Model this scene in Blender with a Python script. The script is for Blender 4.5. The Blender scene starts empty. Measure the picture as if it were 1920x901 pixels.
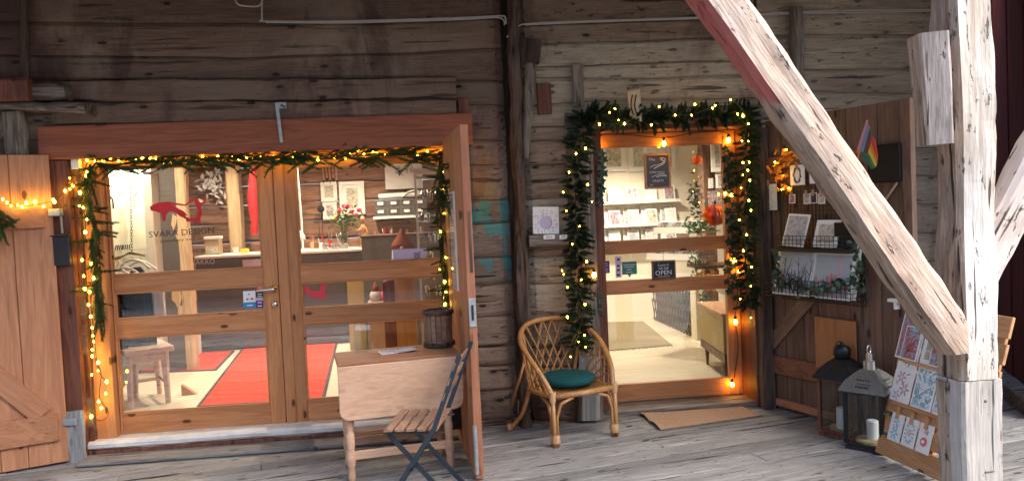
import bpy, bmesh, math, random
from mathutils import Vector, Matrix, noise
V = Vector
RND = random.Random(11)
sc = bpy.context.scene
COL = sc.collection
rad = math.radians
# ------------------------------------------------------------------ camera
EYE = V((0.0, -5.65, 1.6)); FPX = 1455.0; PW, PH = 1920.0, 901.0
_y, _p, _r = rad(6.0), rad(2.3), rad(-2.55)
FWD = V((math.sin(_y)*math.cos(_p), math.cos(_y)*math.cos(_p), -math.sin(_p)))
_rt = V((math.cos(_y), -math.sin(_y), 0)); _up = _rt.cross(FWD)
RT = math.cos(_r)*_rt + math.sin(_r)*_up
UP = -math.sin(_r)*_rt + math.cos(_r)*_up
cam = bpy.data.cameras.new('camera'); camo = bpy.data.objects.new('camera', cam); COL.objects.link(camo)
camo.matrix_world = Matrix(((RT.x, UP.x, -FWD.x, EYE.x), (RT.y, UP.y, -FWD.y, EYE.y), (RT.z, UP.z, -FWD.z, EYE.z), (0, 0, 0, 1)))
cam.sensor_width = 36.0; cam.lens = 36.0*FPX/PW; cam.clip_start = 0.05; cam.clip_end = 400
sc.camera = camo
# ------------------------------------------------------------------ world, sun, exposure
SUN_EL, SUN_AZ = rad(50), rad(120)          # azimuth clockwise from +Y (into the wall)
w = bpy.data.worlds.new('World'); sc.world = w; w.use_nodes = True
bg = w.node_tree.nodes['Background']; sky = w.node_tree.nodes.new('ShaderNodeTexSky')
sky.sky_type = 'NISHITA'; sky.sun_disc = False; sky.sun_elevation = SUN_EL; sky.sun_rotation = SUN_AZ
sky.air_density = 1.0; sky.dust_density = 3.0
w.node_tree.links.new(sky.outputs[0], bg.inputs[0]); bg.inputs[1].default_value = 0.15
sl = bpy.data.lights.new('sun', 'SUN'); sl.energy = 1.3; sl.angle = rad(45); sl.color = (1, .98, .95)
so = bpy.data.objects.new('sun', sl); COL.objects.link(so)
tosun = V((math.sin(SUN_AZ)*math.cos(SUN_EL), math.cos(SUN_AZ)*math.cos(SUN_EL), math.sin(SUN_EL)))
so.rotation_euler = tosun.to_track_quat('Z', 'Y').to_euler(); so.location = (6, -8, 9)
sc.view_settings.view_transform = 'Standard'; sc.view_settings.look = 'None'
sc.view_settings.exposure = 2.05; sc.view_settings.gamma = 1.0; sc.view_settings.use_curve_mapping = False
sc.cycles.use_denoising = True
sc.cycles.max_bounces = 8; sc.cycles.transparent_max_bounces = 24; sc.cycles.caustics_reflective = False
sc.cycles.sample_clamp_indirect = 6.0
# ------------------------------------------------------------------ photo geometry helpers: rays to real planes of the place
def ray(px, py): return FWD + RT*((px-PW/2)/FPX) + UP*((PH/2-py)/FPX)
def onY(px, py, Y=0.0):
    d = ray(px, py); return EYE + d*((Y-EYE.y)/d.y)
def onZ(px, py, Z=0.0):
    d = ray(px, py); return EYE + d*((Z-EYE.z)/d.z)
def rectY(x0, y0, x1, y1, Y):
    mx, my = (x0+x1)/2, (y0+y1)/2
    return onY(x0, my, Y).x, onY(x1, my, Y).x, onY(mx, y1, Y).z, onY(mx, y0, Y).z     # xa, xb, za, zb
# ------------------------------------------------------------------ materials
def mat(name):
    m = bpy.data.materials.new(name); m.use_nodes = True
    nt = m.node_tree; return m, nt, nt.nodes['Principled BSDF']
def nd(nt, t, ins=None, **kw):
    n = nt.nodes.new('ShaderNode'+t)
    for k, v in kw.items(): setattr(n, k, v)
    for k, v in (ins or {}).items():
        if isinstance(v, bpy.types.NodeSocket): nt.links.new(v, n.inputs[k])
        else: n.inputs[k].default_value = v
    return n
def mix(nt, f, a, b, mode='MIX'):
    n = nd(nt, 'Mix', data_type='RGBA', blend_type=mode)
    for s, v in ((0, f), (6, a), (7, b)):
        if isinstance(v, bpy.types.NodeSocket): nt.links.new(v, n.inputs[s])
        else: n.inputs[s].default_value = v if s == 0 else (*v[:3], 1)
    return n.outputs[2]
def mrange(nt, v, a, b, c=0.0, d=1.0):
    return nd(nt, 'MapRange', {0: v, 1: a, 2: b, 3: c, 4: d}, interpolation_type='SMOOTHSTEP').outputs[0]
def mmath(nt, op, a, b=0.0):
    return nd(nt, 'Math', {0: a, 1: b}, operation=op).outputs[0]
def wood(name, c0, c1, axis='X', s=1.0, knots=.5, crack=.5, rough=.75, bump=.4, vary=.18, stain=None, stain2=None, paint=None, spec=.3, pits=0, rings=.5, ac=None, streak=None, kn_s=6.0, nails=0, paint_z=None):
    m, nt, bs = mat(name)
    tc = nd(nt, 'TexCoord'); oi = nd(nt, 'ObjectInfo')
    off = nd(nt, 'VectorMath', {0: oi.outputs['Random'], 1: (37.3, 11.7, 23.1)}, operation='MULTIPLY')
    P = nd(nt, 'VectorMath', {0: tc.outputs['Object'], 1: off.outputs[0]}, operation='ADD').outputs[0]
    k = dict(X=(.08, 1, 1), Y=(1, .08, 1), Z=(1, 1, .08))[axis]
    k2 = dict(X=(.05, 1, 1), Y=(1, .05, 1), Z=(1, 1, .05))[axis]
    k3 = dict(X=(.4, 1, 1), Y=(1, .4, 1), Z=(1, 1, .4))[axis]
    G = nd(nt, 'Mapping', {0: P, 3: k}).outputs[0]; GC = nd(nt, 'Mapping', {0: P, 3: k2}).outputs[0]; GK = nd(nt, 'Mapping', {0: P, 3: k3}).outputs[0]
    g1 = nd(nt, 'TexNoise', {'Vector': G, 'Scale': 70*s, 'Detail': 5.0, 'Roughness': .65, 'Distortion': .4}).outputs[0]
    g2 = nd(nt, 'TexNoise', {'Vector': G, 'Scale': 9*s, 'Detail': 3.0, 'Distortion': 1.2}).outputs[0]
    rg = mmath(nt, 'SINE', mmath(nt, 'MULTIPLY', g2, 60.0*rings))
    f = mmath(nt, 'ADD', mmath(nt, 'ADD', mmath(nt, 'MULTIPLY', g1, .5), mmath(nt, 'MULTIPLY', g2, .42)), mmath(nt, 'MULTIPLY', rg, .06))
    f = mrange(nt, f, .3, .66)
    c = mix(nt, f, c1, c0)
    if stain:
        for st in ([stain] if not isinstance(stain, list) else stain):
            sn = nd(nt, 'TexNoise', {'Vector': nd(nt, 'Mapping', {0: P, 3: k3}).outputs[0], 'Scale': st[1], 'Detail': 3.0, 'Roughness': .6}).outputs[0]
            c = mix(nt, mmath(nt, 'MULTIPLY', mrange(nt, sn, st[2], st[2]+.16), st[3] if len(st) > 3 else .8), c, st[0])
    hb = mmath(nt, 'MULTIPLY', g1, .6)
    if crack:
        cr = nd(nt, 'TexNoise', {'Vector': GC, 'Scale': 22*s, 'Detail': 2.0, 'Roughness': .5, 'Distortion': .15}).outputs[0]
        ck = mmath(nt, 'MULTIPLY', mrange(nt, cr, .64, .70), crack)
        c = mix(nt, ck, c, tuple(x*.18 for x in c1)); hb = mmath(nt, 'SUBTRACT', hb, mmath(nt, 'MULTIPLY', ck, 1.5))
    sp = nd(nt, 'SeparateXYZ', {0: P}); AX = dict(X=0, Y=1, Z=2); ac = ac or dict(X='Z', Z='X', Y='Z')[axis]
    flat = nd(nt, 'CombineXYZ', {0: mmath(nt, 'MULTIPLY', sp.outputs[AX[axis]], .42), 1: sp.outputs[AX[ac]]}).outputs[0]
    if knots:
        vn = nd(nt, 'TexVoronoi', {'Vector': flat, 'Scale': kn_s, 'Randomness': 1.0}, voronoi_dimensions='2D')
        pick = mrange(nt, nd(nt, 'SeparateColor', {0: vn.outputs['Color']}).outputs[0], .42, .5)
        wob = mmath(nt, 'ADD', vn.outputs['Distance'], mmath(nt, 'MULTIPLY', mmath(nt, 'SUBTRACT', g1, .5), .10))
        halo = mmath(nt, 'MULTIPLY', mmath(nt, 'MULTIPLY', mrange(nt, wob, .20, .08), pick), .35*knots)
        kn = mmath(nt, 'MULTIPLY', mmath(nt, 'MULTIPLY', mrange(nt, wob, .085, .055), pick), knots)
        c = mix(nt, halo, c, c1); c = mix(nt, kn, c, tuple(x*.2 for x in c1)); hb = mmath(nt, 'SUBTRACT', hb, mmath(nt, 'MULTIPLY', kn, .5))
    if nails:
        vn = nd(nt, 'TexVoronoi', {'Vector': flat, 'Scale': 9.0, 'Randomness': 1.0}, voronoi_dimensions='2D')
        c = mix(nt, mmath(nt, 'MULTIPLY', mrange(nt, vn.outputs['Distance'], .055, .04), nails), c, (.02, .017, .015))
    if streak:
        for scol, sth, samt, soff in streak:
            q = nd(nt, 'Mapping', {0: tc.outputs['Object'], 1: (soff, 0, 0), 3: (1.5, 0, .5)}).outputs[0]
            sn = nd(nt, 'TexNoise', {'Vector': q, 'Scale': 1.3, 'Detail': 5.0, 'Roughness': .65, 'Distortion': .9}).outputs[0]
            c = mix(nt, mmath(nt, 'MULTIPLY', mrange(nt, sn, sth, sth+.14), samt), c, scol)
    if pits:
        pn = nd(nt, 'TexNoise', {'Vector': nd(nt, 'Mapping', {0: P, 3: dict(X=(.3, 1, 1), Y=(1, .3, 1), Z=(1, 1, .3))[axis]}).outputs[0], 'Scale': 26.0, 'Detail': 4.0, 'Roughness': .7}).outputs[0]
        pm = mmath(nt, 'MULTIPLY', mrange(nt, pn, .60, .68), pits)
        c = mix(nt, pm, c, tuple(x*.25 for x in c1)); hb = mmath(nt, 'SUBTRACT', hb, mmath(nt, 'MULTIPLY', pm, 1.2))
    if paint:
        pc, psc, pth = paint[:3]
        pn = nd(nt, 'TexNoise', {'Vector': nd(nt, 'Mapping', {0: P, 3: (1, 1, .45)}).outputs[0], 'Scale': psc, 'Detail': 5.0, 'Roughness': .65}).outputs[0]
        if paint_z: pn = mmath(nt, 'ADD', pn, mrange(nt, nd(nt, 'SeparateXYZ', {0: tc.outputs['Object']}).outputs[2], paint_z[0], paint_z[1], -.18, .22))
        c = mix(nt, mmath(nt, 'MULTIPLY', mrange(nt, pn, pth, pth+.05), paint[3] if len(paint) > 3 else .85), c, pc)
    br = nd(nt, 'HueSaturation', {4: c, 2: mrange(nt, oi.outputs['Random'], 0, 1, 1-vary, 1+vary)})
    nt.links.new(br.outputs[0], bs.inputs['Base Color'])
    bs.inputs['Roughness'].default_value = rough; bs.inputs['Specular IOR Level'].default_value = spec
    if bump:
        b = nd(nt, 'Bump', {'Height': hb, 'Strength': bump, 'Distance': .01}); nt.links.new(b.outputs[0], bs.inputs['Normal'])
    return m
def plain(name, c, rough=.5, metal=0.0, nz=.12, nsc=30.0, bump=0.0, spec=.5, trans=0.0, vary=0.0):
    m, nt, bs = mat(name)
    tc = nd(nt, 'TexCoord'); n = nd(nt, 'TexNoise', {'Vector': tc.outputs['Object'], 'Scale': nsc, 'Detail': 4.0}).outputs[0]
    col = mix(nt, n, tuple(x*(1-nz) for x in c), tuple(min(1, x*(1+nz)) for x in c))
    if vary:
        oi = nd(nt, 'ObjectInfo'); col = nd(nt, 'HueSaturation', {4: col, 2: mrange(nt, oi.outputs['Random'], 0, 1, 1-vary, 1+vary), 0: mrange(nt, oi.outputs['Random'], 0, 1, .48, .52)}).outputs[0]
    nt.links.new(col, bs.inputs['Base Color'])
    bs.inputs['Roughness'].default_value = rough; bs.inputs['Metallic'].default_value = metal; bs.inputs['Specular IOR Level'].default_value = spec
    if bump:
        b = nd(nt, 'Bump', {'Height': n, 'Strength': bump, 'Distance': .01}); nt.links.new(b.outputs[0], bs.inputs['Normal'])
    return m
def emit(name, c, s):
    m, nt, bs = mat(name); bs.inputs['Base Color'].default_value = (*c, 1)
    bs.inputs['Emission Color'].default_value = (*c, 1); bs.inputs['Emission Strength'].default_value = s
    return m
def glassy(name, tint=(1, 1, 1), f0=.05, rough=0.0):
    m, nt, bs = mat(name); nt.nodes.remove(bs)
    tr = nd(nt, 'BsdfTransparent', {0: (*tint, 1)}); gl = nd(nt, 'BsdfGlossy', {0: (1, 1, 1, 1), 'Roughness': rough})
    lw = nd(nt, 'LayerWeight', {0: .5}); p = mmath(nt, 'POWER', lw.outputs['Facing'], 4.0)
    fac = mmath(nt, 'ADD', mmath(nt, 'MULTIPLY', p, .9), f0)
    mx = nd(nt, 'MixShader', {0: fac, 1: tr.outputs[0], 2: gl.outputs[0]}); nt.links.new(mx.outputs[0], nt.nodes['Material Output'].inputs[0])
    return m
def artwork(name, cols, sc_=14.0, dist=2.0):
    m, nt, bs = mat(name); tc = nd(nt, 'TexCoord'); oi = nd(nt, 'ObjectInfo')
    P = nd(nt, 'VectorMath', {0: tc.outputs['Object'], 1: nd(nt, 'VectorMath', {0: oi.outputs['Random'], 1: (31., 17., 9.)}, operation='MULTIPLY').outputs[0]}, operation='ADD').outputs[0]
    n = nd(nt, 'TexNoise', {'Vector': P, 'Scale': sc_, 'Detail': 4.0, 'Roughness': .7, 'Distortion': dist}).outputs[0]
    cr = nd(nt, 'ValToRGB', {0: n}); cr.color_ramp.interpolation = 'CONSTANT'
    el = cr.color_ramp.elements
    while len(el) < len(cols): el.new(.5)
    for i, c in enumerate(cols):
        el[i].position = 0 if i == 0 else .36 + .3*(i-1)/max(1, len(cols)-2); el[i].color = (*c, 1)
    nt.links.new(cr.outputs[0], bs.inputs['Base Color']); bs.inputs['Roughness'].default_value = .6
    return m
M = {}
M['log_dark'] = wood('log_dark', (.195, .125, .09), (.105, .063, .047), s=1.25, stain=[((.20, .15, .115), .9, .55, .6)], knots=1, crack=.7, vary=.18, bump=.6, rings=.3, nails=.35, streak=[((.055, .028, .025), .50, .7, 0.0), ((.28, .215, .16), .55, .45, 7.3), ((.15, .052, .04), .55, .5, 13.1)])
M['log_mid'] = wood('log_mid', (.33, .24, .175), (.17, .118, .086), s=1.25, stain=[((.17, .085, .065), 1.4, .55, .6), ((.36, .28, .21), 1.2, .54, .7)], knots=1, crack=.9, vary=.14, bump=.9, pits=.8, rings=.3, nails=.3, streak=[((.10, .05, .042), .52, .65, 3.0)])
M['log_grey'] = wood('log_grey', (.47, .395, .295), (.26, .205, .15), s=1.25, stain=[((.21, .13, .10), 1.3, .58, .6), ((.50, .44, .34), 1.2, .54, .7)], knots=.7, crack=.85, vary=.1, bump=.8, pits=.75, rings=.3, nails=.3, streak=[((.16, .085, .07), .54, .6, 3.0)])
M['log_teal'] = wood('log_teal', (.27, .20, .155), (.135, .098, .077), s=1.25, knots=.8, crack=.9, vary=.08, bump=.9, pits=.8, paint=((.055, .25, .25), 5.0, .50, .8))
M['weathered'] = wood('weathered', (.30, .25, .20), (.10, .075, .06), 'Z', crack=.9, knots=.6, bump=.8, pits=.4, vary=.1)
M['weathered_x'] = wood('weathered_x', (.26, .22, .18), (.08, .06, .05), 'X', crack=.9, knots=.6, bump=.8, pits=.3)
M['dark_post'] = wood('dark_post', (.13, .085, .06), (.035, .024, .02), 'Z', crack=.9, knots=.6, bump=.7)
M['grey_block'] = wood('grey_block', (.34, .34, .33), (.16, .16, .155), 'Z', crack=.8, knots=.3, bump=.6)
M['lintel'] = wood('lintel', (.34, .115, .055), (.22, .064, .03), 'X', knots=.8, crack=.4, vary=.04, rough=.6, bump=.25, kn_s=4.0)
M['redbrown_z'] = wood('redbrown_z', (.23, .085, .048), (.10, .035, .022), 'Z', knots=.8, crack=.4, vary=.1, rough=.6, bump=.3)
M['pine_x'] = wood('pine_x', (.57, .262, .112), (.42, .172, .068), 'X', s=1.1, knots=.95, crack=.15, rough=.42, bump=.15, vary=.09, rings=.45)
M['pine_z'] = wood('pine_z', (.57, .262, .112), (.42, .172, .068), 'Z', s=1.1, knots=.95, crack=.15, rough=.42, bump=.15, vary=.09, rings=.45)
M['shutter'] = wood('shutter', (.50, .24, .125), (.36, .155, .078), 'Z', s=1.1, knots=.95, crack=.4, rough=.6, bump=.25, vary=.1, stain=((.30, .13, .07), 1.8, .6, .5))
M['shutter_x'] = wood('shutter_x', (.48, .225, .115), (.34, .145, .072), 'X', s=1.1, knots=.95, crack=.4, rough=.6, bump=.25, vary=.1)
M['plankdoor'] = wood('plankdoor', (.235, .135, .088), (.125, .07, .048), 'Z', knots=.8, crack=.5, rough=.7, bump=.4, vary=.14, stain=((.24, .12, .07), 1.4, .55, .6), ac='Y')
M['plankdoor_x'] = wood('plankdoor_x', (.28, .115, .06), (.15, .06, .035), 'Y', knots=.5, crack=.35, rough=.6, bump=.3, vary=.1)
M['deck'] = wood('deck', (.325, .312, .295), (.15, .143, .135), 'X', s=1.4, knots=.8, crack=.95, rough=.8, bump=.7, vary=.2, stain=[((.40, .345, .28), .8, .55, .55), ((.20, .19, .185), 1.4, .55, .55), ((.48, .47, .46), 2.2, .6, .5)], rings=.3, ac='Y', pits=.5, nails=.7, spec=.2)
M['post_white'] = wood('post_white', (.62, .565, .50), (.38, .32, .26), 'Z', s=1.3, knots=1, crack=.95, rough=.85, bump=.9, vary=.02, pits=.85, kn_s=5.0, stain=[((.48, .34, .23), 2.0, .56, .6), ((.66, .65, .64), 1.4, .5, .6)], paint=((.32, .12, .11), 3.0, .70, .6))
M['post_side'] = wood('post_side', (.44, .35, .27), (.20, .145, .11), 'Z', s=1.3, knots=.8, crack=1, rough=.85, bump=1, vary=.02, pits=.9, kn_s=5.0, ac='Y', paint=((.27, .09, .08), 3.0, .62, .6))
M['post_new'] = wood('post_new', (.53, .495, .455), (.33, .30, .27), 'Z', s=1.3, knots=.5, crack=.9, rough=.8, bump=.5, vary=.02, pits=.3)
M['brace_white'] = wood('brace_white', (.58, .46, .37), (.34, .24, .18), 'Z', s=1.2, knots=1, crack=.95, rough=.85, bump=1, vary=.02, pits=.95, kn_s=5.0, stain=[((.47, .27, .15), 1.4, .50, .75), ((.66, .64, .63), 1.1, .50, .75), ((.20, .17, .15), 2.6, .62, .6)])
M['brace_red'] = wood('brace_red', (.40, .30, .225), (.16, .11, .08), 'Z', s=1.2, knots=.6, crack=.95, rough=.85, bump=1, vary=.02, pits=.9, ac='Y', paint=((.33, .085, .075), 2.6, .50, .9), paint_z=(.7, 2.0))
M['table'] = wood('table', (.66, .42, .28), (.54, .32, .20), 'X', s=1.1, knots=.25, crack=.2, rough=.5, bump=.12, vary=.04, stain=((.50, .29, .18), 1.4, .6, .5))
M['table_top'] = wood('table_top', (.40, .20, .11), (.27, .12, .06), 'X', s=.8, knots=.3, crack=.2, rough=.45, bump=.15, vary=.04)
M['slat'] = wood('slat', (.34, .20, .13), (.19, .10, .065), 'X', knots=.1, crack=.4, rough=.6, bump=.3, vary=.15)
M['slat_y'] = wood('slat_y', (.34, .20, .13), (.19, .10, .065), 'Y', knots=.1, crack=.4, rough=.6, bump=.3, vary=.15)
M['leafedge'] = wood('leafedge', (.40, .175, .095), (.26, .10, .055), 'Z', knots=.5, crack=.3, rough=.55, bump=.2, vary=.05)
M['cleat'] = wood('cleat', (.34, .30, .27), (.17, .145, .13), 'Z', s=1.3, knots=.8, crack=1, rough=.85, bump=1, vary=.02, pits=.8, kn_s=5.0, paint=((.22, .10, .10), 3.0, .56, .6))
M['easel'] = wood('easel', (.60, .34, .17), (.44, .215, .095), 'Y', s=1, knots=.8, crack=.15, rough=.55, bump=.15, vary=.1)
M['ply'] = wood('ply', (.42, .18, .075), (.33, .13, .05), 'Z', knots=.05, crack=0, rough=.5, bump=.05, vary=0)
M['rattan'] = wood('rattan', (.56, .30, .115), (.38, .18, .062), 'Z', s=1.5, knots=.1, crack=.1, rough=.35, bump=.1, vary=.1, spec=.5)
M['wrap'] = plain('wrap', (.55, .34, .17), .6, nsc=120, nz=.3, bump=.3)
M['redwall'] = wood('redwall', (.13, .024, .022), (.075, .014, .013), 'Z', knots=.1, crack=.3, rough=.95, bump=.3, vary=.06, spec=.05)
M['cushion'] = plain('cushion', (.012, .072, .078), .9, nsc=140, nz=.5, bump=.5, spec=.1)
M['metal'] = plain('metal', (.45, .46, .46), .35, 1.0, nsc=60, nz=.3)
M['zinc'] = plain('zinc', (.42, .45, .46), .5, .7, nsc=40, nz=.35)
M['chrome'] = plain('chrome', (.8, .8, .8), .12, 1.0, nz=.05)
M['black'] = plain('black', (.012, .012, .014), .5, nz=.4)
M['bluesteel'] = plain('bluesteel', (.028, .042, .056), .4, .3, nz=.3)
M['iron'] = plain('iron', (.02, .022, .026), .45, .6, nz=.4)
M['greymetal'] = plain('greymetal', (.15, .14, .125), .55, .6, nsc=50, nz=.4, bump=.1)
M['cable'] = plain('cable', (.46, .43, .40), .5)
M['wire_green'] = plain('wire_green', (.03, .035, .015), .6)
M['white'] = plain('white', (.78, .77, .74), .5, nz=.04)
M['paper'] = plain('paper', (.80, .79, .77), .7, nz=.05)
M['cream'] = plain('cream', (.74, .68, .55), .45, nz=.07, nsc=4)
M['cabinet'] = plain('cabinet', (.66, .62, .52), .4, nz=.04)
M['sill'] = plain('sill', (.62, .60, .57), .7, nz=.25, nsc=14, bump=.3)
M['carpet'] = plain('carpet', (.62, .085, .05), .95, nsc=160, nz=.25, bump=.3, spec=.05)
M['carpet_edge'] = plain('carpet_edge', (.07, .06, .07), .9)
M['greywall'] = plain('greywall', (.105, .095, .088), .6, nz=.1)
M['darkpanel'] = plain('darkpanel', (.085, .078, .070), .55, nz=.08)
M['greyblue'] = wood('greyblue', (.20, .21, .24), (.10, .105, .125), 'X', knots=.2, crack=.6, rough=.6, bump=.3)
M['warmwall'] = wood('warmwall', (.36, .20, .125), (.17, .085, .052), 'X', knots=.6, crack=.5, rough=.7, bump=.4, vary=.2, stain=((.42, .30, .22), 2.5, .56, .6))
M['beige_post'] = wood('beige_post', (.62, .48, .30), (.46, .32, .18), 'Z', knots=.2, crack=.3, rough=.6, bump=.3)
M['oak'] = wood('oak', (.56, .30, .10), (.42, .20, .06), 'Z', knots=.2, crack=.1, rough=.5, bump=.1)
M['pinkwood'] = wood('pinkwood', (.72, .55, .47), (.56, .40, .33), 'X', knots=.2, crack=.2, rough=.6, bump=.1)
M['roomwhite'] = plain('roomwhite', (.77, .72, .61), .7, nz=.03, nsc=3)
M['floorcream'] = wood('floorcream', (.64, .57, .43), (.54, .47, .35), 'X', knots=0, crack=.2, rough=.4, bump=.05, vary=.05)
M['jute'] = plain('jute', (.29, .235, .145), .95, nsc=90, nz=.5, bump=.8, spec=.05)
M['coir'] = plain('coir', (.34, .225, .15), .95, nsc=55, nz=.4, bump=.5, spec=.05)
M['sideboard'] = plain('sideboard', (.33, .25, .09), .45, nz=.12, nsc=8)
M['walnut'] = wood('walnut', (.16, .08, .05), (.08, .04, .025), 'Y', knots=0, crack=.1, rough=.4, bump=.1)
M['fir'] = plain('fir', (.05, .075, .02), .6, nz=.5, nsc=40, vary=.35, spec=.3)
M['fir_dark'] = plain('fir_dark', (.02, .044, .02), .55, nz=.5, nsc=40, vary=.4, spec=.3)
M['leaf'] = plain('leaf', (.018, .05, .026), .45, nz=.4, vary=.3)
M['leaf_light'] = plain('leaf_light', (.10, .19, .07), .5, nz=.4, vary=.3)
M['euca'] = plain('euca', (.12, .23, .19), .6, nz=.3, vary=.3)
M['orange'] = plain('orange', (.88, .24, .02), .7, nz=.25, nsc=30, vary=.15)
M['stem'] = plain('stem', (.10, .055, .03), .8)
M['glass'] = glassy('glass', f0=.075)
M['thinglass'] = glassy('thinglass', (.93, .95, .94), f0=.05)
M['acrylic'] = glassy('acrylic', (.95, .955, .95), f0=.05, rough=.02)
M['lanternglass'] = glassy('lanternglass', (.86, .87, .87), f0=.03)
M['bulb'] = emit('bulb', (1.0, .58, .03), 20.0)
M['edison'] = emit('edison', (1.0, .42, .03), 18.0)
M['lamp'] = emit('lamp', (1.0, .86, .64), 10.0)
M['red'] = plain('red', (.55, .02, .025), .6)
M['redpaper'] = plain('redpaper', (.75, .055, .07), .6)
M['pink'] = plain('pink', (.65, .09, .16), .7, nz=.4)
M['yellow'] = plain('yellow', (.75, .55, .06), .6)
M['ink'] = plain('ink', (.035, .03, .03), .7)
M['chalk'] = plain('chalk', (.75, .76, .76), .9)
M['slate'] = plain('slate', (.022, .026, .035), .7, nz=.3)
M['slate_grey'] = plain('slate_grey', (.10, .105, .115), .8, nz=.3)
M['purple'] = plain('purple', (.07, .02, .20), .4)
M['stick_green'] = plain('stick_green', (.03, .20, .13), .4)
M['stick_blue'] = plain('stick_blue', (.02, .25, .48), .4)
M['lilac'] = plain('lilac', (.55, .45, .60), .5)
M['candle'] = plain('candle', (.80, .80, .77), .5, nz=.03)
M['straw'] = plain('straw', (.36, .27, .14), .9, nsc=60, nz=.5, bump=.6)
M['kraft'] = plain('kraft', (.42, .28, .16), .8)
M['greendress'] = plain('greendress', (.035, .075, .085), .9, nsc=20, nz=.3, spec=.1)
M['blackcloth'] = plain('blackcloth', (.012, .012, .013), .9, spec=.1)
M['whitecloth'] = plain('whitecloth', (.80, .78, .73), .9, nsc=12, nz=.08, spec=.1)
M['blackplastic'] = plain('blackplastic', (.02, .02, .024), .35)
M['tin'] = plain('tin', (.30, .30, .31), .4, .8)
M['felt'] = plain('felt', (.30, .11, .055), .95, nsc=60, nz=.3, bump=.3, spec=.1)
M['fur'] = plain('fur', (.62, .60, .60), .95, nsc=40, nz=.25, bump=.6, spec=.1)
M['skin'] = plain('skin', (.55, .30, .20), .7)
for nm, cc in dict(a=[(.82, .8, .78), (.75, .72, .7), (.45, .2, .22), (.25, .3, .3)], b=[(.30, .42, .52), (.55, .62, .66), (.75, .7, .62), (.55, .25, .2)],
        c=[(.12, .16, .14), (.35, .36, .3), (.6, .55, .46), (.3, .2, .14)], d=[(.75, .74, .72), (.55, .5, .5), (.2, .2, .22), (.6, .3, .3)],
        e=[(.12, .08, .2), (.42, .1, .12), (.25, .42, .5), (.6, .35, .3)], f=[(.45, .62, .68), (.22, .38, .45), (.7, .76, .78), (.1, .16, .24)],
        g=[(.16, .17, .20), (.42, .45, .50), (.28, .3, .34), (.5, .5, .52)]).items():
    M['art_'+nm] = artwork('art_'+nm, cc, 26.0 if nm in 'ade' else 16.0)
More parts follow.
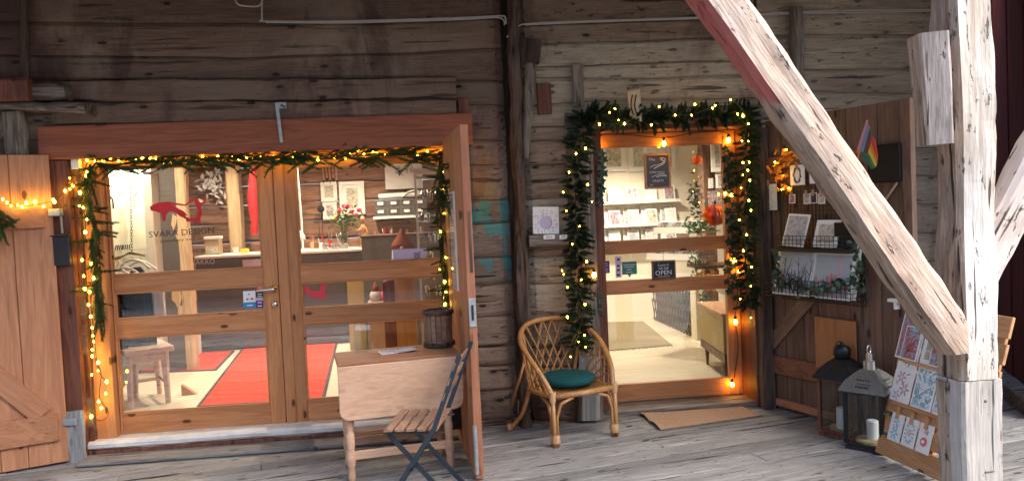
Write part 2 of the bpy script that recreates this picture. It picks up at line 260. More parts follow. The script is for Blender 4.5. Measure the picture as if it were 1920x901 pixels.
# ------------------------------------------------------------------ mesh building
WM = {}                                                          # world matrix of each root / part, so parts may be modelled in world or local metres
class MB:
    def __init__(s): s.v = []; s.f = []; s.m = []
    def add(s, vs, fs, mi=0):
        o = len(s.v); s.v += [V(p) for p in vs]; s.f += [tuple(i+o for i in f) for f in fs]; s.m += [mi]*len(fs); return s
    def box(s, x0, x1, y0, y1, z0, z1, mi=0):
        return s.add([(x, y, z) for x in (x0, x1) for y in (y0, y1) for z in (z0, z1)], [(0, 1, 3, 2), (4, 6, 7, 5), (0, 4, 5, 1), (2, 3, 7, 6), (0, 2, 6, 4), (1, 5, 7, 3)], mi)
    def obox(s, c, ax, ay, az, sx, sy, sz, mi=0):                 # box on three axes
        c, ax, ay, az = V(c), V(ax), V(ay), V(az)
        vs = [c + ax*(i*sx/2) + ay*(j*sy/2) + az*(k*sz/2) for i in (-1, 1) for j in (-1, 1) for k in (-1, 1)]
        return s.add(vs, [(0, 1, 3, 2), (4, 6, 7, 5), (0, 4, 5, 1), (2, 3, 7, 6), (0, 2, 6, 4), (1, 5, 7, 3)], mi)
    def beam(s, p0, p1, w, h, up=(0, 0, 1), mi=0):
        p0, p1 = V(p0), V(p1); a = (p1-p0); L = a.length; a = a/L; b = V(up).cross(a)
        if b.length < 1e-4: b = V((1, 0, 0)).cross(a)
        b.normalize(); c = a.cross(b)
        return s.obox((p0+p1)/2, a, b, c, L, w, h, mi)
    def prism(s, pts, d, mi=0):                                   # polygon extruded by vector d
        n = len(pts); d = V(d); vs = [V(p) for p in pts] + [V(p)+d for p in pts]
        return s.add(vs, [tuple(range(n-1, -1, -1)), tuple(range(n, 2*n))] + [(i, (i+1) % n, n+(i+1) % n, n+i) for i in range(n)], mi)
    def tube(s, pts, r, n=6, closed=False, mi=0):
        pts = [V(p) for p in pts]; k = len(pts); rs = r if isinstance(r, (list, tuple)) else [r]*k
        vs = []; b = None
        for i, p in enumerate(pts):
            t = (pts[(i+1) % k]-pts[i-1]) if closed or 0 < i < k-1 else (pts[1]-pts[0] if i == 0 else pts[-1]-pts[-2])
            if t.length < 1e-9: t = V((0, 0, 1))
            t.normalize()
            if b is None: b = t.orthogonal().normalized()
            b = (b - t*b.dot(t)); b = b.normalized() if b.length > 1e-6 else t.orthogonal().normalized()
            c = t.cross(b)
            vs += [p + (b*math.cos(2*math.pi*j/n) + c*math.sin(2*math.pi*j/n))*rs[i] for j in range(n)]
        fs = []
        for i in range(k if closed else k-1):
            a, d = i*n, ((i+1) % k)*n
            fs += [(a+j, a+(j+1) % n, d+(j+1) % n, d+j) for j in range(n)]
        if not closed: fs += [tuple(range(n-1, -1, -1)), tuple(range((k-1)*n, k*n))]
        return s.add(vs, fs, mi)
    def lathe(s, prof, n=12, at=(0, 0, 0), mi=0, ax=None):
        at = V(at); vs = []
        for r, z in prof:
            for j in range(n):
                a = 2*math.pi*j/n; p = V((r*math.cos(a), r*math.sin(a), z))
                if ax: p = ax @ p
                vs.append(at+p)
        k = len(prof); fs = [(i*n+j, i*n+(j+1) % n, (i+1)*n+(j+1) % n, (i+1)*n+j) for i in range(k-1) for j in range(n)]
        fs += [tuple(range(n-1, -1, -1)), tuple(range((k-1)*n, k*n))]
        return s.add(vs, fs, mi)
    def ball(s, c, r, n=8, mi=0, sq=(1, 1, 1)):
        h = n//2+1; c = V(c)
        pr = [(max(1e-4, math.sin(math.pi*i/h)), -math.cos(math.pi*i/h)) for i in range(h+1)]
        vs = [c+V((a*math.cos(2*math.pi*j/n)*r*sq[0], a*math.sin(2*math.pi*j/n)*r*sq[1], b*r*sq[2])) for a, b in pr for j in range(n)]
        return s.add(vs, [(i*n+j, i*n+(j+1) % n, (i+1)*n+(j+1) % n, (i+1)*n+j) for i in range(h) for j in range(n)], mi)
    def mesh(s, name, m, smooth=False, inv=None):
        me = bpy.data.meshes.new(name); vs = s.v if inv is None else [inv @ p for p in s.v]
        me.from_pydata(vs, [], s.f); me.update()
        for x in (m if isinstance(m, (list, tuple)) else [m]): me.materials.append(M[x])
        if any(s.m): me.polygons.foreach_set('material_index', s.m)
        if smooth: me.polygons.foreach_set('use_smooth', [True]*len(me.polygons))
        bm = bmesh.new(); bm.from_mesh(me); bmesh.ops.recalc_face_normals(bm, faces=bm.faces); bm.to_mesh(me); bm.free()
        return me
    def build(s, name, m, parent=None, smooth=False, bevel=0.0, local=False, label=None):
        inv = None if (parent is None or local) else WM[parent.name].inverted()
        me = s.mesh(name, m, smooth, inv)
        return link(name, me, parent, bevel, label)
def link(name, me, parent=None, bevel=0.0, label=None, local_matrix=None):
    o = bpy.data.objects.new(name, me); COL.objects.link(o)
    if parent is not None: o.parent = parent; WM[o.name] = WM[parent.name].copy()
    else: WM[o.name] = Matrix.Identity(4)
    if bevel:
        b = o.modifiers.new('bevel', 'BEVEL'); b.width = bevel; b.segments = 1; b.limit_method = 'ANGLE'; b.angle_limit = rad(40); b.harden_normals = False
    if label: o['label'] = label
    if local_matrix is not None: o.matrix_local = local_matrix
    return o
def thing(name, label, cat, loc=(0, 0, 0), rz=0.0, group=None, kind=None):
    o = bpy.data.objects.new(name, None); COL.objects.link(o); o.location = loc; o.rotation_euler = (0, 0, rz); o.empty_display_size = .1
    WM[o.name] = Matrix.Translation(V(loc)) @ Matrix.Rotation(rz, 4, 'Z')
    o['label'] = label; o['category'] = cat
    if group: o['group'] = group
    if kind: o['kind'] = kind
    return o
def tag(o, label, cat, group=None, kind=None):
    o['label'] = label; o['category'] = cat
    if group: o['group'] = group
    if kind: o['kind'] = kind
    return o
def struct(o, label=None):
    o['kind'] = 'structure'
    if label: o['label'] = label
    return o
def text(body, size, M4, m, parent, name='lettering', align='CENTER', sx=1.0):
    cu = bpy.data.curves.new(name, 'FONT'); cu.body = body; cu.size = size; cu.align_x = align; cu.align_y = 'CENTER'; cu.extrude = .0004; cu.resolution_u = 2
    cu.materials.append(M[m]); o = bpy.data.objects.new(name, cu); COL.objects.link(o)
    me = bpy.data.meshes.new_from_object(o); me.materials.clear(); me.materials.append(M[m]); bpy.data.objects.remove(o); o = bpy.data.objects.new(name, me); COL.objects.link(o)
    o.parent = parent
    o.matrix_local = WM[parent.name].inverted() @ M4 @ Matrix.Diagonal((sx, 1, 1, 1)); WM[o.name] = WM[parent.name].copy()
    return o
def frameM(o, u, v):                                              # matrix with local x = u, y = v, z = u x v at o
    u, v = V(u).normalized(), V(v).normalized(); n = u.cross(v).normalized(); v = n.cross(u)
    return Matrix(((u.x, v.x, n.x, o[0]), (u.y, v.y, n.y, o[1]), (u.z, v.z, n.z, o[2]), (0, 0, 0, 1)))
def nz(x, y, z=0.0): return noise.noise(V((x, y, z)))
def rough_beam(p0, p1, w, d, seed=0.0, amp=.006, seg=.08, up=(0, 1, 0), round_=.018, mis=(0, 0, 0, 0), taper=1.0, ends=True):
    """hewn timber: rounded rectangle section, wavy and dented along its length. w across, d along 'up'. mis = material of faces -up, +b, +up, -b"""
    p0, p1 = V(p0), V(p1); a = p1-p0; L = a.length; a /= L; c = V(up); c = (c-a*c.dot(a)).normalized(); b = c.cross(a)
    n = max(3, int(L/seg)); r = round_
    sec = []; mi = []
    def edge(x0, y0, x1, y1, k, q):
        for i in range(k): sec.append((x0+(x1-x0)*i/k, y0+(y1-y0)*i/k)); mi.append(q)
    W2, D2 = w/2, d/2
    edge(-W2+r, -D2, W2-r, -D2, 3, 0); edge(W2-r, -D2, W2, -D2+r, 1, 0); edge(W2, -D2+r, W2, D2-r, 3, 1); edge(W2, D2-r, W2-r, D2, 1, 1)
    edge(W2-r, D2, -W2+r, D2, 3, 2); edge(-W2+r, D2, -W2, D2-r, 1, 2); edge(-W2, D2-r, -W2, -D2+r, 3, 3); edge(-W2, -D2+r, -W2+r, -D2, 1, 3)
    k = len(sec); mb = MB(); vs = []
    for i in range(n+1):
        t = i/n; q = p0+a*(L*t); sc_ = 1+(taper-1)*t
        wx, wy = amp*1.2*nz(t*L*1.3, seed, 3.3), amp*1.2*nz(t*L*1.3, seed, 9.1)
        for j, (x, y) in enumerate(sec):
            h = 1 + (amp/min(w, d))*(2.0*nz(x*9+seed*7, y*9, t*L*2.2+seed) + 1.2*nz(x*26+seed, y*26, t*L*9))
            vs.append(q + b*(x*sc_*h+wx) + c*(y*sc_*h+wy))
    fs = [(i*k+j, i*k+(j+1) % k, (i+1)*k+(j+1) % k, (i+1)*k+j) for i in range(n) for j in range(k)]
    ms = [mis[mi[j]] for i in range(n) for j in range(k)]
    if ends: fs += [tuple(range(k-1, -1, -1)), tuple(range(n*k, (n+1)*k))]; ms += [mis[0], mis[0]]
    mb.v = vs; mb.f = fs; mb.m = ms
    return mb
def axis_part(name, mb, mats, parent, p0, axis, up=(0, 1, 0)):      # same mesh, but with its own z along the timber so the grain follows it
    z = V(axis).normalized(); y = V(up); y = (y-z*y.dot(z)).normalized(); x = y.cross(z); p0 = V(p0)
    F = Matrix(((x.x, y.x, z.x, p0.x), (x.y, y.y, z.y, p0.y), (x.z, y.z, z.z, p0.z), (0, 0, 0, 1)))
    me = mb.mesh(name, mats, False, F.inverted()); o = link(name, me, parent, local_matrix=WM[parent.name].inverted() @ F); return o, F
def bez(pts, n=6, closed=False):                                  # catmull-rom through points
    pts = [V(p) for p in pts]; k = len(pts); out = []
    for i in range(k if closed else k-1):
        p0, p1, p2, p3 = (pts[(i-1) % k], pts[i], pts[(i+1) % k], pts[(i+2) % k]) if closed else (pts[max(0, i-1)], pts[i], pts[i+1], pts[min(k-1, i+2)])
        for j in range(n):
            t = j/n; out.append(.5*((2*p1)+(p2-p0)*t+(2*p0-5*p1+4*p2-p3)*t*t+(3*p1-p0-3*p2+p3)*t**3))
    if not closed: out.append(pts[-1])
    return out
def along(pts, n):                                                # n evenly spaced (point, tangent)
    pts = [V(p) for p in pts]; seg = [(pts[i+1]-pts[i]).length for i in range(len(pts)-1)]; L = sum(seg); out = []
    for q in range(n):
        d = L*(q+.5)/n; i = 0
        while i < len(seg)-1 and d > seg[i]: d -= seg[i]; i += 1
        out.append((pts[i].lerp(pts[i+1], min(1, d/max(1e-6, seg[i]))), (pts[i+1]-pts[i]).normalized()))
    return out
# ================================================================== THE SETTING
struct(MB().box(-90, 90, -90, 90, -.62, -.5).build('ground', 'deck'), 'ground beneath the wharf deck')
# deck boards run at 12 degrees to the wall
A = rad(12); DU, DV = V((math.cos(A), math.sin(A), 0)), V((-math.sin(A), math.cos(A), 0))
deck = thing('deck', 'weathered grey plank deck in front of the shops', 'deck', kind='structure')
del deck['category']
joist = MB()
for x in range(-9, 10): joist.obox(DU*x - DV*5 + V((0, 0, -.13)), DV, DU, (0, 0, 1), 13, .08, .14)
joist.build('joist', 'dark_post', deck)
BW = .172
def board(u0, u1, v0, wd, z, detail):
    mb = MB(); n = 10 if detail else 1
    vs = []
    for i in range(n+1):
        u = u0+(u1-u0)*i/n
        for dv, dz in ((0, -.045), (0, -.007), (.007, 0), (wd*.5, .0012), (wd-.007, 0), (wd, -.007), (wd, -.045)):
            j = .0018*nz(u*2.1, v0*9+dv*30) if detail else 0
            e = .003*nz(u*1.7, v0*13, 4 if dv < wd/2 else 8) if detail else 0
            vs.append((u-u0, dv+e, dz+j))
    k = 7; fs = [(i*k+j, i*k+(j+1) % k, (i+1)*k+(j+1) % k, (i+1)*k+j) for i in range(n) for j in range(k)] + [tuple(range(k)), tuple(range(n*k, n*k+k))]
    mb.add(vs, fs); me = mb.mesh('deck_board', 'deck')
    M4 = Matrix((( DU.x, DV.x, 0, 0), (DU.y, DV.y, 0, 0), (0, 0, 1, 0), (0, 0, 0, 1)))
    p = DU*u0+DV*v0; M4.translation = V((p.x, p.y, z))
    link('deck_board', me, deck, local_matrix=M4)
v = -10.5; row = 0
while v < 1.75:
    det = v > -2.6
    if det:
        u = -6.0 - RND.random()*2
        while u < 7.5:
            L = RND.uniform(2.6, 4.4); board(u, u+L-.004, v, BW-.008-RND.random()*.005, RND.uniform(-.003, .003), True); u += L
        v += BW
    else:
        board(-9, 9, v, .335, 0, False); v += .345
# rail of the opposite side: weathered building across the walkway (mirrored in the panes)
opp = thing('opposite_building', 'weathered timber building across the walkway, mirrored in the shop panes', 'building', (0, -10.6, 0), kind='structure')
for i in range(18): MB().box(-12, 12, -10.75, -10.6+.02*(i % 2), i*.24, i*.24+.232).build('log', 'log_mid', opp)
MB().box(-12, 12, -12.6, -10.4, 4.4, 4.55).build('roof', 'dark_post', opp)
# gallery floor overhead: it shades the wall and the deck as far as the outer posts
roof = thing('gallery_roof', 'timber gallery overhead carried by the outer posts', 'roof', (0, 0, 3.3), kind='structure')
for i in range(11): MB().box(-7, 8, -2.2+i*.215, -2.2+i*.215+.209, 3.34, 3.38).build('ceiling_board', 'log_dark', roof)
for x in (-5.2, -3.6, -2.0, -.4, 1.2, 2.8, 4.4): MB().box(x-.07, x+.07, -2.9, .1, 3.18, 3.335).build('joist', 'dark_post', roof)
MB().box(-7, 8, -2.82, -2.58, 2.98, 3.18).build('beam', 'post_side', roof)
MB().box(-7, -6.9, -3.0, .2, -.3, 3.3).build('end_wall', 'log_dark', roof)
# dark red boarded wall at the right
rw = thing('red_wall', 'dark red boarded wall with a grey log along its foot at the right edge', 'wall', (4.59, .18, 0))
rd = V((.41, .91, 0)).normalized(); rn = V((-rd.y, rd.x, 0)); rp = V((4.59, .18, 0))
for i in range(-5, 12):
    c = rp + rd*(i*.2); MB().obox(c + rn*(-.02+.006*(i % 2)) + V((0, 0, 1.7)), rd, rn, (0, 0, 1), .192, .05, 3.2).build('board', 'redwall', rw)
rough_beam(rp - rd*1.1 + rn*.06 + V((0, 0, .06)), rp + rd*2.3 + rn*.06 + V((0, 0, .06)), .14, .14, 5, up=(0, 0, 1)).build('foot_log', 'weathered_x', rw)
# ------------------------------------------------------------------ log wall
lw = thing('log_wall', 'weathered brown log wall that carries both shop fronts', 'wall', (0, 0, 0))
def polyz(pts):                                                   # joint as z(x) on the wall face from photo points
    q = sorted((onY(px, py).x, onY(px, py).z) for px, py in pts)
    def f(x):
        if len(q) == 1: return q[0][1]
        i = 0
        while i < len(q)-2 and x > q[i+1][0]: i += 1
        (xa, za), (xb, zb) = q[i], q[i+1]; t = max(-.15, min(1.15, (x-xa)/(xb-xa))); return za+(zb-za)*t
    return f
def log(xa, xb, ft, fb, m, seed, back=.0, endtaper=(0, 0)):
    n = max(4, int((xb-xa)/.055)); rows = 9; vs = []
    for i in range(n+1):
        x = xa+(xb-xa)*i/n
        zt = ft(x) - .002 + .009*nz(x*2.3, ft(.0)*31.7, 1) ; zb = fb(x) + .002 + .009*nz(x*2.3, fb(.0)*31.7, 1)
        et = 0
        if endtaper[0]: et = max(et, (1-min(1, (x-xa)/endtaper[0]))**1.5)
        if endtaper[1]: et = max(et, (1-min(1, (xb-x)/endtaper[1]))**1.5)
        for j in range(rows):
            t = j/(rows-1); z = zb+(zt-zb)*t
            e = min(t, 1-t)*(zt-zb); rnd_ = .016*max(0, 1-e/.016)**2
            y = back + rnd_ + .010*nz(x*1.4, z*5, seed) + .006*nz(x*5, z*17, seed) + .0028*nz(x*11, z*70, seed) + .05*et
            vs.append((x+(.012*nz(z*9, seed) if i in (0, n) else 0), y, z))
        vs.append((x, back+.16, zt)); vs.append((x, back+.16, zb))
    k = rows+2
    fs = [(i*k+j, i*k+(j+1) % k, (i+1)*k+(j+1) % k, (i+1)*k+j) for i in range(n) for j in range(k)] + [tuple(range(k)), tuple(range(n*k, n*k+k))]
    mb = MB().add(vs, fs); o = mb.build('log', m, lw, smooth=False); return o
def panel(xa, xb, joints, m, seed, et=(0, 0), mats=None):
    for i in range(len(joints)-1):
        log(xa, xb, joints[i], joints[i+1], (mats or {}).get(i, m), seed+i*3.7, RND.uniform(-.010, .010), et)
top = lambda x: 3.32
floorz = lambda x: -.05
J1 = polyz([(0, 39), (160, 42), (330, 44), (480, 44), (740, 39), (945, 30)])
J2 = polyz([(0, 103), (200, 104), (480, 107), (640, 102), (943, 90)])
J3 = polyz([(0, 150), (160, 150), (480, 151), (600, 147), (945, 150)])
J4 = polyz([(0, 212), (480, 200), (945, 196)])
J5 = polyz([(0, 262), (480, 262), (945, 262)])
panel(-3.4, .585, [lambda x: 3.40, J1, J2, J3], 'log_dark', 1.0, (0, .10))
panel(-3.4, .585, [J3, J4, J5], 'log_dark', 20.0, (0, .10), {1: 'log_mid'})
CJ = [J5] + [polyz([(900, y+2), (950, y-1)]) for y in (307, 373, 419, 481, 532, 592, 651, 686, 732, 788)] + [floorz]
panel(.27, .585, CJ, 'log_mid', 40.0, (0, .09), {2: 'log_teal', 3: 'log_teal', 4: 'log_teal'})
# far left beside the doorway, behind the shutter
panel(-3.4, -2.40, [J5] + [polyz([(0, y)]) for y in (330, 400, 470, 540, 610, 680, 750, 820)] + [floorz], 'log_dark', 60.0)
# right of the notch post and over the small door
JA = polyz([(990, 45), (1300, 35), (1510, 19), (1740, 18)])
JB = polyz([(1022, 83), (1334, 71), (1510, 64), (1740, 63)])
JC = polyz([(1000, 126), (1093, 122), (1200, 118), (1363, 113)])
JD = polyz([(1022, 146), (1240, 146), (1400, 141)])
JE = polyz([(1000, 196), (1100, 190), (1420, 182)])
JF = polyz([(1000, 236), (1100, 236), (1420, 226)])
panel(.70, 2.50, [top, JA, JB, JC, JD, JE, JF], 'log_mid', 80.0, (.09, 0), {2: 'log_grey', 3: 'log_grey', 4: 'log_grey', 5: 'log_grey'})
SJ = [JF] + [polyz([(1000, y+1), (1070, y-1)]) for y in (263, 307, 372, 440, 480, 532, 590, 650, 690, 736, 790)] + [floorz]
panel(.70, 1.16, SJ, 'log_mid', 100.0, (.09, 0), {3: 'log_grey', 5: 'log_grey', 6: 'log_grey'})
RJ = [top, JA, JB] + [polyz([(1510, a), (1740, b)]) for a, b in ((129, 127), (172, 176), (224, 227), (277, 278), (328, 330), (380, 382), (432, 436), (486, 490), (540, 545), (596, 600), (650, 656), (706, 712))] + [floorz]
panel(2.52, 4.3, RJ, 'log_grey', 130.0)
MB().box(-3.4, -2.42, .165, .20, -.05, 3.35).box(-2.42, .22, .165, .20, 2.32, 3.35).box(.22, 1.13, .165, .20, -.05, 3.35).box(1.13, 2.50, .165, .20, 2.18, 3.35).box(2.50, 4.3, .165, .20, -.05, 3.35).build('backing', 'dark_post', lw)  # added unseen dark sheet, stops light leaking through the log joints
# ------------------------------------------------------------------ timbers fixed on the wall
def boardY(name, x0, y0, x1, y1, Y, th, m, lab, cat, bev=.004, lean=None):
    xa, xb, za, zb = rectY(x0, y0, x1, y1, Y)
    return tag(MB().box(xa, xb, Y, Y+th, za, zb).build(name, m, bevel=bev), lab, cat)
def stick(name, p0, p1, Y, w_, d_, m, lab, cat, seed, amp=.006, **k):
    a, b = onY(*p0, Y), onY(*p1, Y)
    return tag(rough_beam(a, b, w_, d_, seed, amp, up=(0, 1, 0), **k).build(name, m, bevel=0), lab, cat)
stick('corner_post', (962, -40), (986, 800), -.03, .085, .10, 'dark_post', 'crooked dark log-end post running full height between the two shop fronts', 'post', 3, .022, seg=.05)
stick('corner_board', (996, 112), (986, 296), -.09, .075, .035, 'weathered', 'thin grey wedge board nailed beside the crooked corner post', 'board', 4, .008, taper=.55)
stick('beam_end', (1000, 76), (997, 118), -.10, .10, .12, 'dark_post', 'dark squared beam end sticking out right of the corner post', 'beam', 6, .006)
boardY('red_board', 1008, 156, 1034, 214, -.035, .03, 'redbrown_z', 'short dark red board nailed to the logs beside the corner post', 'board')
stick('wall_cleat', (1081, 122), (1084, 200), -.045, .095, .035, 'weathered', 'pale grey upright board above the left end of the green garland', 'board', 8, .005)
stick('wall_post', (1491, 14), (1496, 210), -.05, .10, .07, 'weathered', 'grey upright timber at top right, behind the slanting brace', 'post', 9, .008)
for i, (a, b, c, d) in enumerate([((120, 171), (855, 165), .138, 'upper'), ((100, 214), (855, 207), .142, 'lower')]):
    pa, pb = onY(*a, -.03), onY(*b, -.03)
    tag(rough_beam(pa, pb, c, .035, 12+i, .004, up=(0, 1, 0), round_=.008).build('cladding_board', 'log_dark'), f'long dark board nailed over the logs above the glazed doors, {d} of the two', 'board', 'boards over the big lintel')
boardY('filler_board', 859, 183, 879, 219, -.02, .03, 'redbrown_z', 'small upright brown offcut at the right end of the dark boards', 'board')
# upper left corner ledge
stick('beam_stub', (-40, 172), (61, 170), -.16, .15, .14, 'redbrown_z', 'sawn brown beam stub on the ledge at top left', 'beam', 21, .004)
stick('stone_block', (62, 176), (128, 174), -.11, .10, .12, 'weathered_x', 'mossy squared block beside the brown beam stub', 'block', 22, .012)
stick('ledge', (-40, 197), (170, 205), -.14, .055, .16, 'weathered_x', 'ragged grey split-timber ledge at top left', 'ledge', 23, .016)
stick('ledge_post', (24, 210), (34, 300), -.10, .13, .07, 'weathered', 'short pale post under the ragged ledge at far left', 'post', 24, .01)
stick('wall_batten', (44, -40), (46, 148), -.04, .055, .05, 'dark_post', 'dark upright batten in the top left corner', 'batten', 25, .006)
# ------------------------------------------------------------------ big doorway on the left
dy = .12                                                          # glazed doors stand 12 cm behind the wall face
fr = thing('door_frame', 'brown timber frame around the glazed double doors', 'door frame', (-1.0, 0, 0))
a, b = onY(70, 258, -.07), onY(886, 236, -.07)
zl = (onY(480, 224, -.07).z, onY(480, 287, -.07).z)
MB().box(a.x, b.x, -.075, .06, zl[1]+.005, zl[0]).build('lintel', 'lintel', fr, bevel=.006)
xb = onY(141, 500, -.04).x; xe = onY(155, 500, .0).x; xf = onY(198, 500, .05).x
MB().box(a.x+.02, xb, -.055, .05, .02, zl[1]).build('jamb', 'redbrown_z', fr, bevel=.005)
MB().box(xb+.001, xe, -.0, .16, .02, zl[1]+.0).build('jamb', 'redbrown_z', fr, bevel=.004)
xj = onY(150, 400, dy-.02).x; xg = onY(186, 560, dy-.02).x
xr = onY(843, 450, dy).x
MB().box(xe+.001, xf, .045, .17, .1, zl[1]+.001).build('jamb', 'pine_z', fr, bevel=.003)
MB().box(xr+.004, xr+.16, -.02, .17, .1, zl[1]).build('jamb', 'redbrown_z', fr, bevel=.004)
MB().box(.235, .305, -.05, .03, 0, zl[1]).build('jamb', 'redbrown_z', fr, bevel=.005)
zt = onY(500, 303, dy).z; zb = onY(500, 806, dy).z
MB().box(xf+.001, xr+.004, .05, .17, zt, zl[1]+.003).build('head', 'pine_x', fr, bevel=.004)
# sill and step
sz = onY(400, 812, -.03).z
sl_ = thing('door_sill', 'worn white painted sill with a brown step board below the glazed doors', 'sill', (-1, 0, 0))
mb = rough_beam((onY(166, 830, -.02).x, .06, sz-.03), (xr+.15, .06, sz-.03), .06, .2, 31, .004, up=(0, 1, 0)); mb.build('sill_stone', 'sill', sl_)
MB().box(onY(166, 850, -.03).x, xr+.15, -.03, .04, .0, sz-.062).build('step_board', 'redbrown_z', sl_, bevel=.005)
MB().box(onY(166, 850, -.03).x, xr+.15, -.24, -.035, .006, .03).build('foot_board', 'deck', sl_, bevel=.006)
struct(MB().box(-2.5, .3, .05, .3, -.04, sz-.065).build('threshold', 'sill'))
# the two glazed leaves
def leaf(name, xl, xr_, sl, sr, rails, lab, loc):
    """stile widths sl, sr; rails = list of (zbottom, ztop) bottom to top"""
    t = thing(name, lab, 'door', loc); y0, y1 = dy, dy+.055
    MB().box(xl, xl+sl, y0, y1, zb, zt).build('stile', 'pine_z', t, bevel=.004)
    MB().box(xr_-sr, xr_, y0, y1, zb, zt).build('stile', 'pine_z', t, bevel=.004)
    for z0, z1 in rails: MB().box(xl+sl, xr_-sr, y0+.003, y1-.003, z0, z1).build('rail', 'pine_x', t, bevel=.004)
    for (z0, z1), (z2, z3) in zip(rails, rails[1:]):
        MB().box(xl+sl, xr_-sr, dy+.026, dy+.031, z1, z2).build('pane', 'glass', t)
        g = MB()
        for xx in (xl+sl, xr_-sr-.012): g.box(xx, xx+.012, dy+.006, dy+.024, z1, z2)
        for zz in (z1, z2-.012): g.box(xl+sl+.012, xr_-sr-.012, dy+.006, dy+.024, zz, zz+.012)
        g.build('bead', 'pine_x', t)
    return t
seam = (onY(511, 310, dy).x+onY(537, 791, dy).x)/2
def zz(px, py): return onY(px, py, dy).z
rL = [(zb, zz(350, 768)), (zz(350, 625), zz(350, 592)), (zz(345, 542), zz(345, 510)), (zz(340, 311), zt)]
xgl = (onY(191, 323, dy).x+onY(216, 777, dy).x)/2
xgr = (onY(484, 310, dy).x+onY(505, 757, dy).x)/2
xhl = (onY(553, 306, dy).x+onY(574, 747, dy).x)/2
xhr = (onY(828, 330, dy).x+onY(832, 560, dy).x)/2
dl = leaf('glazed_door', xf+.003, seam-.003, max(.012, xgl-xf-.003), seam-.003-xgr, rL, 'left glazed pine door leaf with steel handle and red horse decal', (seam-.6, dy, 0))
rR = [(zb, zz(690, 742)), (zz(695, 602), zz(695, 572)), (zz(695, 523), zz(695, 492)), (zz(690, 306), zt)]
dr = leaf('glazed_door', seam+.003, xr, xhl-seam-.003, xr-xhr, rR, 'right glazed pine door leaf behind the drop-leaf table', (seam+.6, dy, 0))
# astragal strip over the seam
MB().box(seam+.004, seam+.075, dy-.012, dy-.0005, zb, zt).build('cover_strip', 'pine_z', dr, bevel=.003)
# handle and lock on the left leaf
h = onY(514, 541, dy-.003); mb = MB()
ax = Matrix.Rotation(rad(90), 3, 'X')
mb.lathe([(.026, 0), (.026, .008), (.012, .01), (.011, .045)], 14, h, ax=ax)
mb.tube(bez([h+V((0, -.042, 0)), h+V((-.03, -.047, 0)), h+V((-.115, -.04, -.004))], 4), .010, 8)
mb.build('handle', 'chrome', dl, smooth=True)
h2 = onY(515, 570, dy-.003)
mb = MB().lathe([(.026, 0), (.026, .006), (.018, .009), (.016, .014)], 14, h2, ax=ax); lk = mb.build('lock', 'chrome', dl, smooth=True)
MB().lathe([(.006, .0), (.006, .017)], 8, h2, ax=ax).build('keyhole', 'black', lk)
# window decals
yg = dy+.0245
def pts(l, Y=yg): return [onY(px, py, Y) for px, py in l]
red = [[(281, 388), (287, 383), (298, 379), (314, 378), (330, 388), (345, 396), (352, 404), (340, 405), (330, 398), (318, 396), (312, 402), (310, 414), (305, 415), (303, 400), (292, 396), (283, 395)],
       [(345, 405), (356, 409), (367, 408), (372, 395), (364, 378), (370, 374), (375, 380), (382, 378), (383, 369), (387, 368), (386, 380), (377, 385), (379, 400), (375, 412), (379, 420), (366, 416), (350, 415)],
       [(312, 377), (330, 380), (347, 383), (358, 374), (370, 371), (371, 375), (360, 378), (348, 386), (330, 384), (313, 381)],
       [(333, 397), (344, 405), (340, 407), (331, 400)], [(337, 396), (350, 407), (346, 410), (335, 399)]]
mb = MB()
for q in red: mb.prism(pts(q), (0, -.0006, 0))
mb.build('horse_decal', 'red', dl)
mb = MB()
for q in ([(564, 536), (574, 536), (586, 545), (599, 544), (603, 530), (611, 531), (610, 545), (609, 553), (615, 562), (604, 559), (588, 558), (577, 552), (564, 545)], [(614, 494), (618, 491), (624, 491), (627, 494)]): mb.prism(pts(q), (0, -.0006, 0))
mb.build('horse_decal', 'redpaper', dr)
u = (onY(398, 430, yg)-onY(285, 438, yg)); tM = frameM(onY(341, 436, yg-.001), u, (0, 0, 1))
text('SVARA DESIGN', .062, tM, 'ink', dl, sx=1.10)
tM = frameM(onY(342, 449, yg-.001), u, (0, 0, 1)); text('jewellery and art', .030, tM, 'ink', dl, sx=1.5)
def decal(parent, x0, y0, x1, y1, Y, m, name='sticker', th=.0008):
    xa, xb_, za, zb_ = rectY(x0, y0, x1, y1, Y); return MB().box(xa, xb_, Y-th, Y, za, zb_).build(name, m, parent)
decal(dl, 456, 545, 479, 566, yg, 'paper'); decal(dl, 456, 566, 479, 577, yg, 'stick_blue')
decal(dl, 462, 559, 466, 562, yg-.001, 'red', 'sticker_mark'); decal(dl, 470, 558, 475, 561, yg-.001, 'red', 'sticker_mark'); decal(dl, 465, 550, 468, 552, yg-.001, 'ink', 'sticker_mark')
decal(dl, 463, 571, 474, 573, yg-.001, 'paper', 'sticker_mark')
for i, (y0, y1, m) in enumerate(((533, 543, 'redpaper'), (543, 557, 'ink'), (557, 563, 'lilac'), (563, 576, 'purple'))): decal(dl, 480, y0, 494, y1, yg, m, 'sticker_strip')
for y in (539, 546, 551, 555, 567, 573): decal(dl, 483, y-1, 491, y+.6, yg-.001, 'paper', 'sticker_mark')
# grey bracket on the lintel
bt = thing('angle_bracket', 'grey galvanised bracket hanging over the lintel above the doors', 'bracket', tuple(onY(524, 230, -.09)))
p0, p1 = onY(519, 196, -.10), onY(528, 267, -.10)
MB().beam(p0, p1, .022, .012, (0, 1, 0)).build('arm', 'zinc', bt, bevel=.002)
q = onY(524, 200, -.1); MB().box(q.x-.03, q.x+.045, -.10, -.075, q.z-.012, q.z+.03).build('plate', 'zinc', bt, bevel=.002)
MB().tube([q+V((.01, -.005, .01)), q+V((.04, -.005, -.005))], .005, 6).build('bolt', 'iron', bt)
